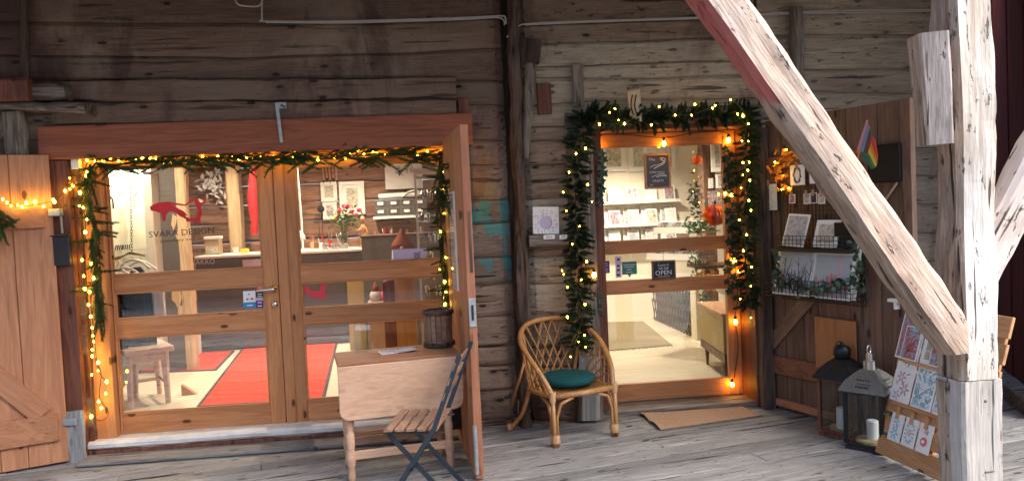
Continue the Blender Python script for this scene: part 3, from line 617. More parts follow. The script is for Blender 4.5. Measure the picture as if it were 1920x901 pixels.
# white junction box
xa_, xb_, za_, zb_ = rectY(136, 294, 151, 317, .0)
tag(MB().box(xa_, xb_, -.03, .02, za_, zb_).build('junction_box', 'white', bevel=.004), 'small white box in the top left corner of the doorway', 'box')
# things on the left jamb
xa_, xb_, za_, zb_ = rectY(102, 443, 135, 497, -.06)
mbx = thing('post_box', 'flat black metal letter box on the brown jamb left of the doors', 'letter box', (xa_, -.06, za_))
MB().box(xa_, xb_, -.10, -.056, za_, zb_).build('body', 'blackplastic', mbx, bevel=.004)
MB().box(xa_-.004, xb_+.004, -.106, -.056, zb_, zb_+.012).build('lid', 'blackplastic', mbx, bevel=.003)
hk = thing('door_hook', 'grey hinge block with a hook below it beside the shutter', 'hinge', tuple(onY(108, 398, -.07)))
xa_, xb_, za_, zb_ = rectY(97, 391, 119, 405, -.06); MB().box(xa_, xb_, -.12, -.056, za_, zb_).build('block', 'zinc', hk, bevel=.004)
MB().tube([onY(114, 405, -.09), onY(116, 425, -.08), onY(117, 437, -.075)], .008, 6).build('hook', 'metal', hk)
hk = thing('strap_hinge', 'grey lower hinge of the pine shutter with a dangling pin', 'hinge', tuple(onY(136, 787, -.07)))
xa_, xb_, za_, zb_ = rectY(122, 781, 149, 794, -.06); MB().box(xa_, xb_, -.11, -.058, za_, zb_).build('plate', 'zinc', hk, bevel=.004)
MB().tube([onY(141, 794, -.09), onY(142, 808, -.085), onY(144, 823, -.08)], .007, 6).build('pin', 'metal', hk)
# grey foot of the post beside the shutter
stick('grey_stump', (136, 770), (148, 872), -.075, .13, .03, 'grey_block', 'weathered grey stump of a post between the shutter and the doorway', 'post', 33, .006)
# ------------------------------------------------------------------ pine shutter folded open at the far left
h0 = V((-2.53, -.095, 0)); sd = V((-2.898+2.549, -.255+.098, 0)).normalized(); sn = V((sd.y, -sd.x, 0))
if sn.y > 0: sn = -sn
def onP(px, py, p0=h0, n=sn):
    d = ray(px, py); return EYE + d*((p0-EYE).dot(n)/d.dot(n))
sh = thing('shutter', 'pine board shutter with a diagonal brace folded open at the left edge', 'shutter', (h0.x, h0.y, 0))
zs0, zs1 = .015, onP(45, 290).z
ux = 0.0
for i, wd in enumerate((.235, .155, .16, .22)):
    c = h0 + sd*(ux+wd/2) - sn*.018 + V((0, 0, (zs0+zs1)/2)); MB().obox(c, sd, sn, (0, 0, 1), wd-.003, .036, zs1-zs0).build('plank', 'shutter', sh, bevel=.004); ux += wd
for za_, zb_ in ((onP(60, 428).z, onP(60, 386).z), (onP(60, 832).z, onP(60, 781).z)):
    MB().obox(h0 + sd*(.06+.36) + sn*.014 + V((0, 0, (za_+zb_)/2)), sd, sn, (0, 0, 1), .74, .028, zb_-za_).build('batten', 'shutter_x', sh, bevel=.004)
pa = onP(80, 776)+sn*.014; pb = onP(-90, 640)+sn*.014
axis_part('brace', MB().beam(pa, pb, .026, .13, sn.cross(pa-pb)), ['shutter'], sh, pa, pb-pa, sn)
# ------------------------------------------------------------------ outer board door of the big doorway, standing open edge-on
l0 = V((.112, .0, 0)); ld = V((.245-.16, -1.1, 0)).normalized(); ln = V((ld.y, -ld.x, 0))
if ln.x > 0: ln = -ln
lf = thing('board_door', 'orange-brown board door standing open edge-on right of the glazed doors', 'door', (l0.x, l0.y, 0))
TH = .05
def L(u, off, z): return l0 + ld*u + ln*off + V((0, 0, z))
for i in range(5): MB().obox(L(.03+.212*(i+.5), -.018, 1.06), ld, ln, (0, 0, 1), .209, .034, 2.09).build('plank', 'shutter', lf, bevel=.003)
for zc in (.35, 1.0, 1.78): MB().obox(L(.53, -.043, zc), ld, ln, (0, 0, 1), 1.0, .014, .16).build('batten', 'redbrown_z', lf, bevel=.003)
MB().obox(L(1.095, -.026, 1.06), ld, ln, (0, 0, 1), .04, TH, 2.09).build('edge_board', 'leafedge', lf, bevel=.004)
MB().obox(L(1.112, -.034, 1.42), ld, ln, (0, 0, 1), .012, .016, .36).build('slot', 'dark_post', lf)  # dark strip painted in for the shade inside a recess
sp = MB().obox(L(1.118, -.027, 1.005), ld, ln, (0, 0, 1), .006, .042, .17).build('strike_plate', 'zinc', lf, bevel=.002)
MB().obox(L(1.122, -.027, 1.005), ld, ln, (0, 0, 1), .004, .014, .09).build('slot', 'black', sp)
MB().tube([L(1.125, -.008, .05), L(1.125, -.008, .34)], .013, 8).build('bolt', 'zinc', lf)
MB().obox(L(.53, .006, 1.41), ld, ln, (0, 0, 1), .34, .012, .62).build('notice_board', 'acrylic', lf, bevel=.002)
MB().obox(L(.53, .0012, 1.41), ld, ln, (0, 0, 1), .36, .0022, .64).build('notice_sheet', 'paper', lf)
# ------------------------------------------------------------------ small glazed door on the right
ry = .30
f2 = thing('door_frame', 'pink-brown pine frame and weathered jambs around the single glazed door', 'door frame', (1.6, 0, 0))
def zr(px, py): return onY(px, py, ry).z
def xrr(px, py): return onY(px, py, ry).x
gx0 = (xrr(1124, 275)+xrr(1131, 547))/2; gx1 = (xrr(1359, 329)+xrr(1366, 706))/2
z_t1, z_t0 = zr(1245, 248), zr(1245, 274); z_b0 = zr(1270, 746); z_b1 = zr(1260, 714)
MB().box(1.02, gx0-.115, -.03, .10, 0, 2.12).build('jamb', 'weathered', f2, bevel=.006)
MB().box(gx0-.113, gx0-.022, .11, ry+.06, .0, z_t1+.04).build('jamb', 'redbrown_z', f2, bevel=.004)
MB().box(gx1+.105, gx1+.16, .02, ry+.06, .0, z_t1+.04).build('jamb', 'redbrown_z', f2, bevel=.004)
rough_beam((gx1+.172, .0, 0), (gx1+.172, .0, 2.12), .10, .14, 41, .006, up=(0, 1, 0)).build('jamb', 'dark_post', f2)
rough_beam((1.02, .04, z_t1+.085), (gx1+.26, .04, z_t1+.10), .12, .13, 42, .005, up=(0, 1, 0)).build('lintel', 'weathered_x', f2)
MB().box(gx0-.012, gx1+.105, .04, ry+.06, z_t1+.002, z_t1+.04).build('head', 'redbrown_z', f2, bevel=.003)
MB().box(.99, gx1+.25, .04, ry+.10, -.02, z_b0-.002).build('threshold', 'weathered_x', f2, bevel=.01)
d2 = thing('glazed_door', 'single glazed pine door with two cross rails and an open sign', 'door', (1.6, ry, 0))
MB().box(gx0-.021, gx0, ry, ry+.05, z_b0, z_t1).build('stile', 'pine_z', d2, bevel=.003)
MB().box(gx1, gx1+.105, ry, ry+.05, z_b0, z_t1).build('stile', 'pine_z', d2, bevel=.004)
rz_ = [(z_b0, z_b1), (zr(1246, 547), zr(1246, 521)), (zr(1242, 472), zr(1242, 447)), (z_t0, z_t1)]
for z0, z1 in rz_: MB().box(gx0, gx1, ry+.003, ry+.047, z0, z1).build('rail', 'pine_x', d2, bevel=.004)
for (z0, z1), (z2, z3) in zip(rz_, rz_[1:]): MB().box(gx0, gx1, ry+.024, ry+.029, z1, z2).build('pane', 'glass', d2)
yr = ry+.0235
o = decal(d2, 1127, 489, 1143, 512, yr, 'purple')
for y in (494, 498, 504, 508): decal(d2, 1130, y-.8, 1140, y+.8, yr-.001, 'lilac', 'sticker_mark')
decal(d2, 1154, 480, 1165, 520, yr, 'lilac')
for y in (486, 498, 506, 515): decal(d2, 1157, y-2, 1162, y+2, yr-.001, 'ink', 'sticker_mark')
o = decal(d2, 1166, 490, 1194, 514, yr, 'stick_green'); MB().prism([onY(1176, 513, yr), onY(1184, 513, yr), onY(1181, 520, yr)], (0, -.0008, 0)).build('sticker', 'stick_green', d2)
for y, a in ((496, 22), (500, 18), (505, 8), (510, 12)): decal(d2, 1180-a/2, y-.8, 1180+a/2, y+.8, yr-.001, 'lilac', 'sticker_mark')
# ================================================================== LEFT SHOP INTERIOR
FZ = .15
struct(MB().box(-4.2, .80, .16, 4.6, FZ-.1, FZ).build('floor', 'cream'), 'cream painted floor of the left shop')
struct(MB().box(-4.2, .80, .205, 4.6, 2.75, 2.85).build('ceiling', 'roomwhite'))
struct(MB().box(-4.3, -4.2, .205, 4.6, FZ-.1, 2.85).build('side_wall', 'greywall'))
struct(MB().box(.80, .90, .205, 4.6, -.05, 2.85).build('partition_wall', 'roomwhite'))
bw = thing('back_wall', 'brown log wall at the back of the left shop', 'wall', (-1.7, 4.4, FZ), kind='structure'); del bw['category']
for i in range(11):
    rough_beam((-4.2, 4.45, FZ+.12+i*.235), (.8, 4.45, FZ+.12+i*.235), .226, .12, 50+i, .006, seg=.25, up=(0, 1, 0), round_=.03).build('log', 'warmwall', bw)
def lamp(x, y, z, e, r=.06, lab='', col=(1, .80, .56)):
    t = thing('ceiling_lamp', lab, 'lamp', (x, y, z))
    MB().lathe([(.05, .14), (.055, .02), (.06, 0)], 12, (x, y, z)).build('housing', 'white', t)
    MB().lathe([(.048, -.001), (.048, -.006)], 12, (x, y, z)).build('lens', 'lamp', t)
    l = bpy.data.lights.new('bulb_light', 'SPOT'); l.energy = e; l.color = col; l.shadow_soft_size = r; l.spot_size = rad(150); l.spot_blend = .8
    o = bpy.data.objects.new('bulb_light', l); COL.objects.link(o); o.parent = t; o.location = (0, 0, -.03)
for (x, y, e) in ((-2.6, 1.7, 28), (-1.2, 1.3, 44), (-.9, 3.3, 62), (-2.4, 3.4, 36)):
    lamp(x, y, 2.58, e, lab='white ceiling spotlight above the ' + {-2.6: 'stool in the left shop', -1.2: 'red carpet just inside the doors', -.9: 'work counter with the flowers', -2.4: 'pale post in the left shop'}[x])
# carpets
def carpet(name, pxs, lab, m='carpet', edge='carpet_edge'):
    P4 = [onZ(a, b, FZ) for a, b in pxs]; c = sum(P4, V())/len(P4); t = thing(name, lab, 'carpet', tuple(c))
    MB().prism([p+V((0, 0, .001)) for p in P4], (0, 0, .008)).build('pile', m, t)
    mb = MB()
    for a, b in zip(P4, P4[1:]+P4[:1]): mb.beam(a+V((0, 0, .006)), b+V((0, 0, .006)), .025, .010)
    mb.build('binding', edge, t)
carpet('carpet', [(372, 763), (606, 749), (631, 643), (458, 651)], 'large red carpet with dark binding inside the double doors')
carpet('carpet', [(262, 699), (404, 694), (438, 658), (276, 668)], 'small red carpet behind the wooden stool')
# stool
fl, frr, br, bl = [onZ(*p, FZ) for p in ((246, 766), (316, 754), (300, 737), (255, 744))]
st = thing('stool', 'pale pinkish wooden stool inside the left window', 'stool', tuple((fl+br)/2))
zt_ = onY(275, 650, (fl.y+br.y)/2).z
for p in (fl, frr, br, bl):
    q = V((p.x, p.y, zt_-.02)); c = (fl+br)/2; q = q.lerp(V((c.x, c.y, zt_-.02)), .06)
    mb = rough_beam(p, q, .034, .034, p.x, .001, seg=.2, round_=.004, taper=1.35); mb.build('leg', 'pinkwood', st)
c = (fl+br)/2; ux_ = (frr-fl).normalized(); uy_ = V((-ux_.y, ux_.x, 0)); wx_ = (frr-fl).length+.09; wy_ = (bl-fl).dot(uy_)+.09
MB().obox(V((c.x, c.y, zt_)), ux_, uy_, (0, 0, 1), wx_, wy_, .045).build('seat', 'pinkwood', st, bevel=.006)
for a, b, k in ((fl, frr, .86), (bl, br, .86), (fl, bl, .86), (frr, br, .86), (bl, br, .3), (frr, br, .36)):
    MB().beam(a.lerp(V((a.x, a.y, zt_)), k), b.lerp(V((b.x, b.y, zt_)), k), .02, .06 if k > .5 else .03).build('apron' if k > .5 else 'stretcher', 'pinkwood', st)
# door wedge
q = onZ(352, 740, FZ); tag(MB().prism([q+V((-.05, 0, 0)), q+V((.07, 0, 0)), q+V((-.05, 0, .09))], (0, .05, 0)).build('door_wedge', 'easel'), 'small wooden door wedge on the cream floor beside the red carpet', 'wedge')
# lit cabinet
cy0, cy1 = 2.1, 2.45
xa_, xb_, _, zt_ = rectY(191, 325, 288, 520, cy0)
cb = thing('display_cabinet', 'white lit display cabinet with necklace stands at the left of the shop', 'cabinet', (xa_, cy0, FZ))
MB().box(xa_, xb_, cy1-.02, cy1, FZ, zt_).build('back_panel', 'cabinet', cb)
MB().box(xa_, xa_+.045, cy0, cy1-.021, FZ, zt_).build('side_panel', 'cabinet', cb, bevel=.004); MB().box(xb_-.075, xb_, cy0, cy1-.021, FZ, zt_).build('side_panel', 'cabinet', cb, bevel=.004)
MB().box(xa_-.02, xb_+.01, cy0-.02, cy1, zt_+.002, zt_+.05).build('cornice', 'white', cb, bevel=.006)
for k in (.22, .78): MB().box(xa_+(xb_-xa_)*k-.006, xa_+(xb_-xa_)*k+.006, cy1-.035, cy1-.0205, FZ, zt_).build('moulding', 'cabinet', cb)
for py in (391, 468): 
    z = onY(240, py, cy0+.1).z; MB().box(xa_+.046, xb_-.076, cy0+.03, cy1-.04, z-.004, z+.004).build('shelf', 'thinglass', cb)
MB().box(xa_+.06, xb_-.09, cy0+.1, cy0+.16, zt_-.03, zt_-.004).build('light_strip', 'lamp', cb)
l = bpy.data.lights.new('cabinet_light', 'POINT'); l.energy = 1.4; l.color = (1, .86, .62); l.shadow_soft_size = .04
o = bpy.data.objects.new('cabinet_light', l); COL.objects.link(o); o.parent = cb; o.location = WM[cb.name].inverted() @ V((xb_-.22, cy0+.13, zt_-.26))
z = onY(240, 391, cy0+.1).z
for i, (px, h) in enumerate(((200, .14), (227, .15), (260, .15))):
    x = onY(px, 380, cy0+.1).x; MB().tube(bez([(x-.05, cy0+.12, z+.005), (x-.045, cy0+.12, z+h*.7), (x, cy0+.12, z+h), (x+.045, cy0+.12, z+h*.7), (x+.05, cy0+.12, z+.005)], 4), .009, 6).build('necklace_stand', 'metal' if i else 'iron', cb)
z = onY(240, 468, cy0+.1).z
for px in (204, 222, 236): 
    p = onY(px, 466, cy0+.1); mb = MB()
    for k in range(4): mb.tube([(p.x-.03+.02*k, cy0+.1, z+.005), (p.x-.02+.018*k, cy0+.11, z+.05)], .006, 5)
    mb.build('trinket_row', 'iron', cb)
# grey wall end, pale post, brown post
def post(name, x0, y0, x1, y1, Y, th, m, lab, seed, zb_=FZ, zt_=2.74):
    xa_, xb_, _, _ = rectY(x0, y0, x1, y1, Y)
    return tag(rough_beam(((xa_+xb_)/2, Y+th/2, zb_), ((xa_+xb_)/2, Y+th/2, zt_), xb_-xa_, th, seed, .006, seg=.1, up=(0, 1, 0)).build(name, m), lab, 'post')
xa_, xb_, _, _ = rectY(289, 300, 323, 590, 2.3)
tag(MB().box(xa_, xb_+.06, 2.3, 2.5, FZ, 2.74).build('wall_end', 'greywall', bevel=.004), 'dark grey wall end between the lit cabinet and the pale post', 'wall')
post('pale_post', 312, 310, 354, 590, 2.3, .12, 'beige_post', 'pale raw-edged timber post behind the red horse decal', 61)
post('brown_post', 426, 310, 450, 480, 4.1, .2, 'beige_post', 'rough brown post at the back wall behind the counter', 62)
# branch rail with chain, hangers and clothes
by = .95
br_ = thing('branch_rail', 'pale branch clothes rail hung on a chain behind the left pane', 'clothes rail', tuple(onY(232, 480, by)))
pp = bez([onY(178, 492, by), onY(205, 488, by), onY(228, 481, by), (onY(245, 474, by)), onY(272, 479, by)], 5)
MB().tube(pp, [.011+.004*math.sin(i*.9) for i in range(len(pp))], 7).build('branch', 'beige_post', br_, smooth=True)
mb = MB(); c0, c1 = onY(247, 474, by), onY(244, 290, by); n = 34
for i in range(n):
    p = c0.lerp(c1, (i+.5)/n); d = (c1-c0)/n*.72; s_ = V((.008, 0, 0)) if i % 2 else V((0, .008, 0))
    mb.tube([p-d+s_*.3, p-d*.5+s_, p+d*.5+s_, p+d+s_*.3, p+d-s_*.3, p+d*.5-s_, p-d*.5-s_, p-d-s_*.3], .002, 4, closed=True)
mb.build('chain', 'iron', br_)
def garment(px0, px1, py0, py1, m, lab, Y, seed, cat='garment', flare=.0, thick=.05, shoulder=True):
    xa_, xb_, zb_, zt_ = rectY(px0, py0, px1, py1, Y); n = 16; rows = 10; vs = []
    for r in range(rows+1):
        t = r/rows; z = zt_+(zb_-zt_)*t; k = (1 if not shoulder else min(1, .25+ t*5)) * (1+flare*t); cx = (xa_+xb_)/2; hw = (xb_-xa_)/2*k/(1+flare)
        for j in range(2*n):
            s_ = j/n; f = (s_ if s_ <= 1 else 2-s_)*2-1; side = -1 if s_ <= 1 else 1
            y = Y + side*thick*.5*math.sqrt(max(0, 1-f*f*.9)) + .014*math.sin(f*22+seed)*min(1, t*2)
            vs.append((cx+hw*f+.006*nz(z*5, f*3, seed), y, z+(0 if r < rows else .01*nz(f*6, seed))))
    k = 2*n; fs = [(i*k+j, i*k+(j+1) % k, (i+1)*k+(j+1) % k, (i+1)*k+j) for i in range(rows) for j in range(k)] + [tuple(range(k)), tuple(range(rows*k, rows*k+k))]
    return tag(MB().add(vs, fs).build('garment', m, smooth=True), lab, cat)
def hanger(px, py, w_, Y, lab, m='white'):
    p = onY(px, py, Y); t = thing('clothes_hanger', lab, 'hanger', tuple(p))
    MB().tube(bez([p+V((0, 0, .055)), p+V((.018, 0, .07)), p+V((.02, 0, .045)), p+V((0, 0, .02)), p], 4), .003, 6).build('hook', 'metal', t)
    MB().tube(bez([p+V((-w_/2, 0, -.075)), p+V((-w_/4, 0, -.02)), p, p+V((w_/4, 0, -.02)), p+V((w_/2, 0, -.075))], 4), .011, 8).build('arm', m, t)
for i, (px, py, lab) in enumerate(((218, 505, 'white clothes hanger lowest on the left of the branch rail'), (232, 501, 'white clothes hanger in the middle of the branch rail'), (249, 487, 'white clothes hanger highest on the branch rail'), (262, 490, 'white clothes hanger at the right end of the branch rail'))):
    hanger(px, py, .26, by+.04*i-.05, lab)
garment(203, 237, 520, 655, 'blackcloth', 'long black dress at the left edge of the window', .86, 1, flare=.1)
garment(233, 291, 500, 645, 'greendress', 'dark green pleated dress below the hangers', 1.0, 2, flare=.25, thick=.09)
garment(279, 310, 520, 592, 'whitecloth', 'white cotton top hanging right of the green dress', 1.12, 3, flare=.3)
MB_ = MB
xa_, xb_, zb_, zt_ = rectY(286, 628, 374, 660, 2.2)
tag(MB().box(xa_-.25, xb_-.3, 3.0, 3.3, FZ, zt_).build('plinth', 'white', bevel=.006), 'low white plinth behind the stool', 'plinth')
ga, gb = V((-2.60, .55, FZ)), V((-2.93, 2.06, FZ)); gd = (gb-ga).normalized(); tag(MB().obox((ga+gb)/2+V((0, 0, .42)), gd, V((gd.y, -gd.x, 0)), (0, 0, 1), (gb-ga).length, .04, .84).build('side_panel', 'greyblue'), 'dark grey-blue panel along the floor left of the stool', 'panel')
# ---------------- counter at the back with grey front
KY = 3.38
ctr = thing('counter', 'long dark grey shop counter with a pale worktop across the back', 'counter', (-1.6, KY, FZ))
xa_ = onY(366, 480, KY).x; xb_ = .75; zt_ = onY(500, 474, KY).z
MB().box(xa_, xb_, KY-.03, KY+.62, zt_-.03, zt_).build('worktop', 'white', ctr, bevel=.004)
MB().box(xa_, xb_, KY, KY+.6, onY(500, 600, KY).z, zt_-.031).build('front', 'darkpanel', ctr)
z0 = FZ; z1 = onY(500, 602, KY).z
for i in range(3): rough_beam((xa_, KY+.03, z0+(z1-z0)*(i+.5)/3), (xb_, KY+.03, z0+(z1-z0)*(i+.5)/3), (z1-z0)/3-.012, .06, 70+i, .004, seg=.3, up=(0, 1, 0), round_=.012).build('plank', 'greyblue', ctr)  # grey-blue planks imitate the deck's reflection in the panes, put into colour and shape
t = onY(381, 491, KY-.002); text('VAKKO', .085, frameM(t, (1, 0, 0), (0, 0, 1)), 'lilac', ctr, sx=.9)
xa_, xb_, za_, zb_ = rectY(455, 486, 489, 499, KY); MB().box(xa_, xb_, KY-.004, KY-.0005, za_, zb_).build('sign_plate', 'lilac', ctr)
CT = zt_
# right, nearer counter block
K2 = 2.75
xa_, xb_, _, zt_ = rectY(655, 443, 822, 600, K2); xm = onY(680, 500, K2).x
c2 = thing('till_counter', 'taller dark grey counter block on the right of the shop', 'counter', (xm, K2, FZ))
MB().box(xm, xb_+.3, K2, K2+.5, FZ, zt_-.002).build('body', 'darkpanel', c2)
MB().box(xm-.01, xb_+.3, K2-.012, K2+.5, zt_, zt_+.022).build('top', 'walnut', c2, bevel=.003)
xo = onY(652, 600, K2).x
MB().box(xo, xm-.002, K2+.1, K2+.5, FZ, onY(660, 500, K2).z).build('return_panel', 'sideboard', c2)
T2 = zt_+.022
# items on the far counter (stand behind its front edge)
IY = KY+.2
def onC(px, py, Y): p = onY(px, py, Y); return p
def cbox(name, x0, y0, x1, Y, d, m, lab, cat, h=None, z=None, y1=None):
    xa_, xb_, za_, zb_ = rectY(x0, y0, x1, y1 or y0+10, Y); z = CT if z is None else z
    return tag(MB().box(xa_, xb_, Y, Y+d, z+.0005, max(z+.01, zb_)).build(name, m, bevel=.003), lab, cat)
bx = thing('box', 'small card box with a white lid on the counter behind the shop name', 'box', tuple(onY(397, 476, IY)))
xa_, xb_, _, zb_ = rectY(384, 448, 411, 478, IY); MB().box(xa_, xb_, IY, IY+.15, CT+.0005, zb_).build('body', 'kraft', bx, bevel=.003)
MB().box(xa_-.008, xb_+.008, IY-.008, IY+.158, zb_+.0005, zb_+.03).build('lid', 'white', bx, bevel=.003)
MB().box(xa_+.01, xb_-.01, IY-.002, IY-.0003, CT+.02, CT+.10).build('front_label', 'art_c', bx)
p = onY(440, 470, IY); tag(MB().lathe([(.028, CT+.0005), (.034, CT+.075), (.03, CT+.075), (.026, CT+.006)], 14, (p.x, IY+.05, 0)).build('cup', 'white'), 'small white cup on the counter left of the door seam', 'cup')
cbox('block', 451, 466, 465, IY, .07, 'yellow', 'small yellow block on the counter left of the door seam', 'block')
for i in range(5):
    a = onY(566+i*19, 466, KY+.02); tag(MB().obox(V((a.x, KY+.10, CT+.006+.003*i)), V((math.cos(.3*i-.5), math.sin(.3*i-.5), 0)), V((-math.sin(.3*i-.5), math.cos(.3*i-.5), 0)), (0, 0, 1), .15, .11, .005).build('paper_sheet', 'paper'), 'loose white paper sheet on the counter front edge, '+['nearest the door seam', 'second from the door seam', 'third from the door seam', 'fourth from the door seam', 'nearest the grey till counter'][i], 'paper', 'papers along the counter')
for i, (x0, x1) in enumerate(((604, 616), (620, 632), (636, 652))):
    o = cbox('card_stand', x0, 456, x1, KY+.01, .02, 'art_d', ['narrow printed card stand leftmost of three under the flowers', 'printed card stand in the middle of three under the flowers', 'printed card stand rightmost of three under the flowers'][i], 'card stand')
# lamp with white shade
lp = thing('desk_lamp', 'white work lamp on a tall pole right of the door seam', 'lamp', tuple(onY(563, 475, IY)))
p = onY(562, 445, IY); q = onY(553, 305, IY)
MB().tube([V((p.x+.03, IY, CT)), V((p.x+.03, IY, CT+.35)), V((q.x+.02, IY, q.z))], .012, 8).build('pole', 'white', lp)
MB().lathe([(.065, -.05), (.06, .0), (.03, .045), (.012, .06)], 14, onY(562, 442, IY-.08)).build('shade', 'white', lp, smooth=True)
MB().lathe([(.09, 0), (.085, .02)], 14, (p.x+.03, IY, CT+.0005)).build('base', 'white', lp)
# flowers in a vase
vx = onY(645, 448, IY); fz = thing('flower_vase', 'glass vase of pink roses and yellow-green flowers on the counter', 'flowers', (vx.x, IY, CT))
MB().lathe([(.05, CT+.001), (.06, CT+.04), (.05, CT+.14), (.058, CT+.19), (.052, CT+.19), (.045, CT+.14), (.054, CT+.04), (.045, CT+.012)], 14, (vx.x, IY, 0)).build('vase', 'acrylic', fz, smooth=True)
mb = MB(); rr = random.Random(5)
for i in range(150):
    px, py = rr.gauss(648, 14), rr.gauss(410, 11); c = onY(px, py, IY+rr.uniform(-.1, .1)); a = V((rr.uniform(-1, 1), rr.uniform(-1, 1), rr.uniform(-1, 1))).normalized(); b = a.orthogonal().normalized()
    mb.add([c-a*.03, c+b*.012, c+a*.03, c-b*.012], [(0, 1, 2, 3)])
mb.build('foliage', 'leaf_light', fz)['kind'] = 'stuff'
mb = MB()
for i in range(14): mb.tube([(vx.x+rr.uniform(-.03, .03), IY, CT+.03), onY(rr.gauss(648, 12), rr.gauss(405, 8), IY)], .004, 5)
mb.build('stems', 'leaf_light', fz)
for px, py, m, r in ((636, 397, 'pink', .030), (651, 390, 'pink', .034), (660, 398, 'pink', .028), (673, 396, 'pink', .03), (644, 388, 'pink', .026), (668, 404, 'pink', .024), (629, 410, 'yellow', .026), (642, 412, 'leaf_light', .03), (658, 415, 'yellow', .024), (634, 422, 'yellow', .026), (665, 414, 'leaf_light', .028), (650, 404, 'yellow', .024)):
    c = onY(px, py, IY+rr.uniform(-.08, .02)); mb = MB()
    for k in range(9):
        a = k*2.4; t_ = .3+.08*k; d = V((math.cos(a)*t_, math.sin(a)*t_-.3, .5)).normalized(); e = d.orthogonal().normalized(); g = d.cross(e)
        mb.add([c, c+(d+e*.7)*r, c+d*r*1.5, c+(d-e*.7)*r], [(0, 1, 2, 3)])
    mb.ball(c, r*.55, 8); mb.build('flower', m, fz)
# wooden artist's figure
mq = onY(681, 437, IY); mn = thing('wooden_figure', 'jointed pale wooden artist figure right of the flowers', 'figurine', (mq.x, IY-.05, CT))
y_ = IY-.05
MB().tube([(mq.x, y_, CT), (mq.x, y_, CT+.03)], .05, 10).build('base', 'easel', mn)
MB().tube([(mq.x-.02, y_, CT+.03), (mq.x-.015, y_, CT+.1), (mq.x, y_, CT+.16)], [.012, .016, .02], 8).tube([(mq.x, y_, CT+.16), (mq.x+.01, y_, CT+.22), (mq.x+.005, y_, CT+.27)], [.026, .032, .024], 8).tube([(mq.x+.005, y_, CT+.25), (mq.x-.05, y_, CT+.2), (mq.x-.08, y_-.02, CT+.22)], [.014, .012, .01], 8).tube([(mq.x+.02, y_, CT+.26), (mq.x+.05, y_, CT+.18), (mq.x+.03, y_, CT+.12)], [.014, .012, .01], 8).build('body', 'easel', mn, smooth=True)
MB().ball((mq.x+.005, y_, CT+.33), .036, 10, sq=(.85, .9, 1.1)).build('head', 'easel', mn, smooth=True)
# pots and tools along the bench
pal = ['kraft', 'white', 'red', 'metal', 'easel', 'acrylic', 'cream', 'iron']
what = ['brown', 'white', 'red', 'metal', 'wooden', 'clear', 'cream', 'black']
for i in range(15):
    px = 584+i*17 if i < 4 else 676+(i-4)*11.5; p = onY(px, 440, IY+.15); h = .07+.06*rr.random(); r = .022+.012*rr.random(); k = i % 8
    Zb = CT if px < 660 else CT
    t = thing('tool_pot', f'{what[k]} pot of tools on the workbench, {["leftmost by the lamp", "second from the lamp", "third from the lamp", "just left of the vase", "just right of the figure", "second right of the figure", "third right of the figure", "fourth right of the figure", "fifth right of the figure", "below the drawers left end", "below the drawers centre", "below the drawers right half", "left of the gnome hat", "right of the gnome hat", "rightmost by the glass case"][i]}', 'pot', (p.x, IY+.15, Zb), group='tool pots on the workbench')
    MB().lathe([(r*.9, Zb+.0005), (r, Zb+h), (r*.85, Zb+h), (r*.8, Zb+.01)], 10, (p.x, IY+.15, 0)).build('pot', pal[k], t)
    for q in range(4):
        a = rr.uniform(0, 6.28); d = V((math.cos(a)*.03, math.sin(a)*.02, 0)); MB().tube([(p.x, IY+.15, Zb+.02), V((p.x, IY+.15, Zb+h+.05+.07*rr.random()))+d], .004, 5).build('tool', rr.choice(['white', 'iron', 'red', 'easel', 'metal']), t)
# things on the back wall
WY = 4.36
def frame(px0, py0, px1, py1, lab, art, fw=.04, Y=WY, m='white', mat_=.03):
    xa_, xb_, za_, zb_ = rectY(px0, py0, px1, py1, Y); t = thing('picture_frame', lab, 'picture', ((xa_+xb_)/2, Y, za_))
    for a, b, c, d in ((xa_, xb_, zb_-fw, zb_), (xa_, xb_, za_, za_+fw), (xa_, xa_+fw, za_+fw, zb_-fw), (xb_-fw, xb_, za_+fw, zb_-fw)): MB().box(a, b, Y-.03, Y, c, d).build('frame_bar', m, t)
    MB().box(xa_+fw, xb_-fw, Y-.012, Y-.002, za_+fw, zb_-fw).build('mount', 'paper', t)
    MB().box(xa_+fw+mat_, xb_-fw-mat_, Y-.0145, Y-.0122, za_+fw+mat_, zb_-fw-mat_).build('print', art, t)
    return t
frame(602, 341, 632, 377, 'small white framed picture upper left above the flowers', 'art_c', .025, mat_=.02)
frame(637, 340, 684, 402, 'large white framed picture directly above the flowers', 'art_c', .04, mat_=.045)
frame(606, 379, 632, 411, 'white framed picture of roses left of the flowers', 'art_d', .02, mat_=.02)
xa_, xb_, za_, zb_ = rectY(722, 305, 792, 354, WY); dbd = thing('drawing_board', 'large pale drawing pinned high at the right of the back wall', 'drawing', (xa_, WY, za_))
MB().box(xa_, xb_, WY-.02, WY, za_, zb_).build('sheet', 'paper', dbd, bevel=.002)
mb = MB()
for i in range(26): p = onY(745+rr.random()*32, 312+rr.random()*14, WY-.022); mb.tube([p, p+V((rr.uniform(-.05, .05), 0, rr.uniform(-.05, .05)))], .003, 4)
mb.build('ink_lines', 'ink', dbd)
for i in range(5):
    p = onY(604+i*6.5, 308, WY-.02); t = thing('brush', 'wooden handled tool hanging above the small pictures, '+['leftmost of five', 'second of five', 'middle of five', 'fourth of five', 'rightmost of five'][i], 'tool', tuple(p), group='tools hanging on the back wall')
    q = onY(607+i*6, 338-4*(i % 2), WY-.02); MB().tube([p, q], [.010, .014], 6).build('handle', 'easel', t); MB().tube([q, q+V((0, 0, -.04))], .012, 6).build('tip', 'iron', t)
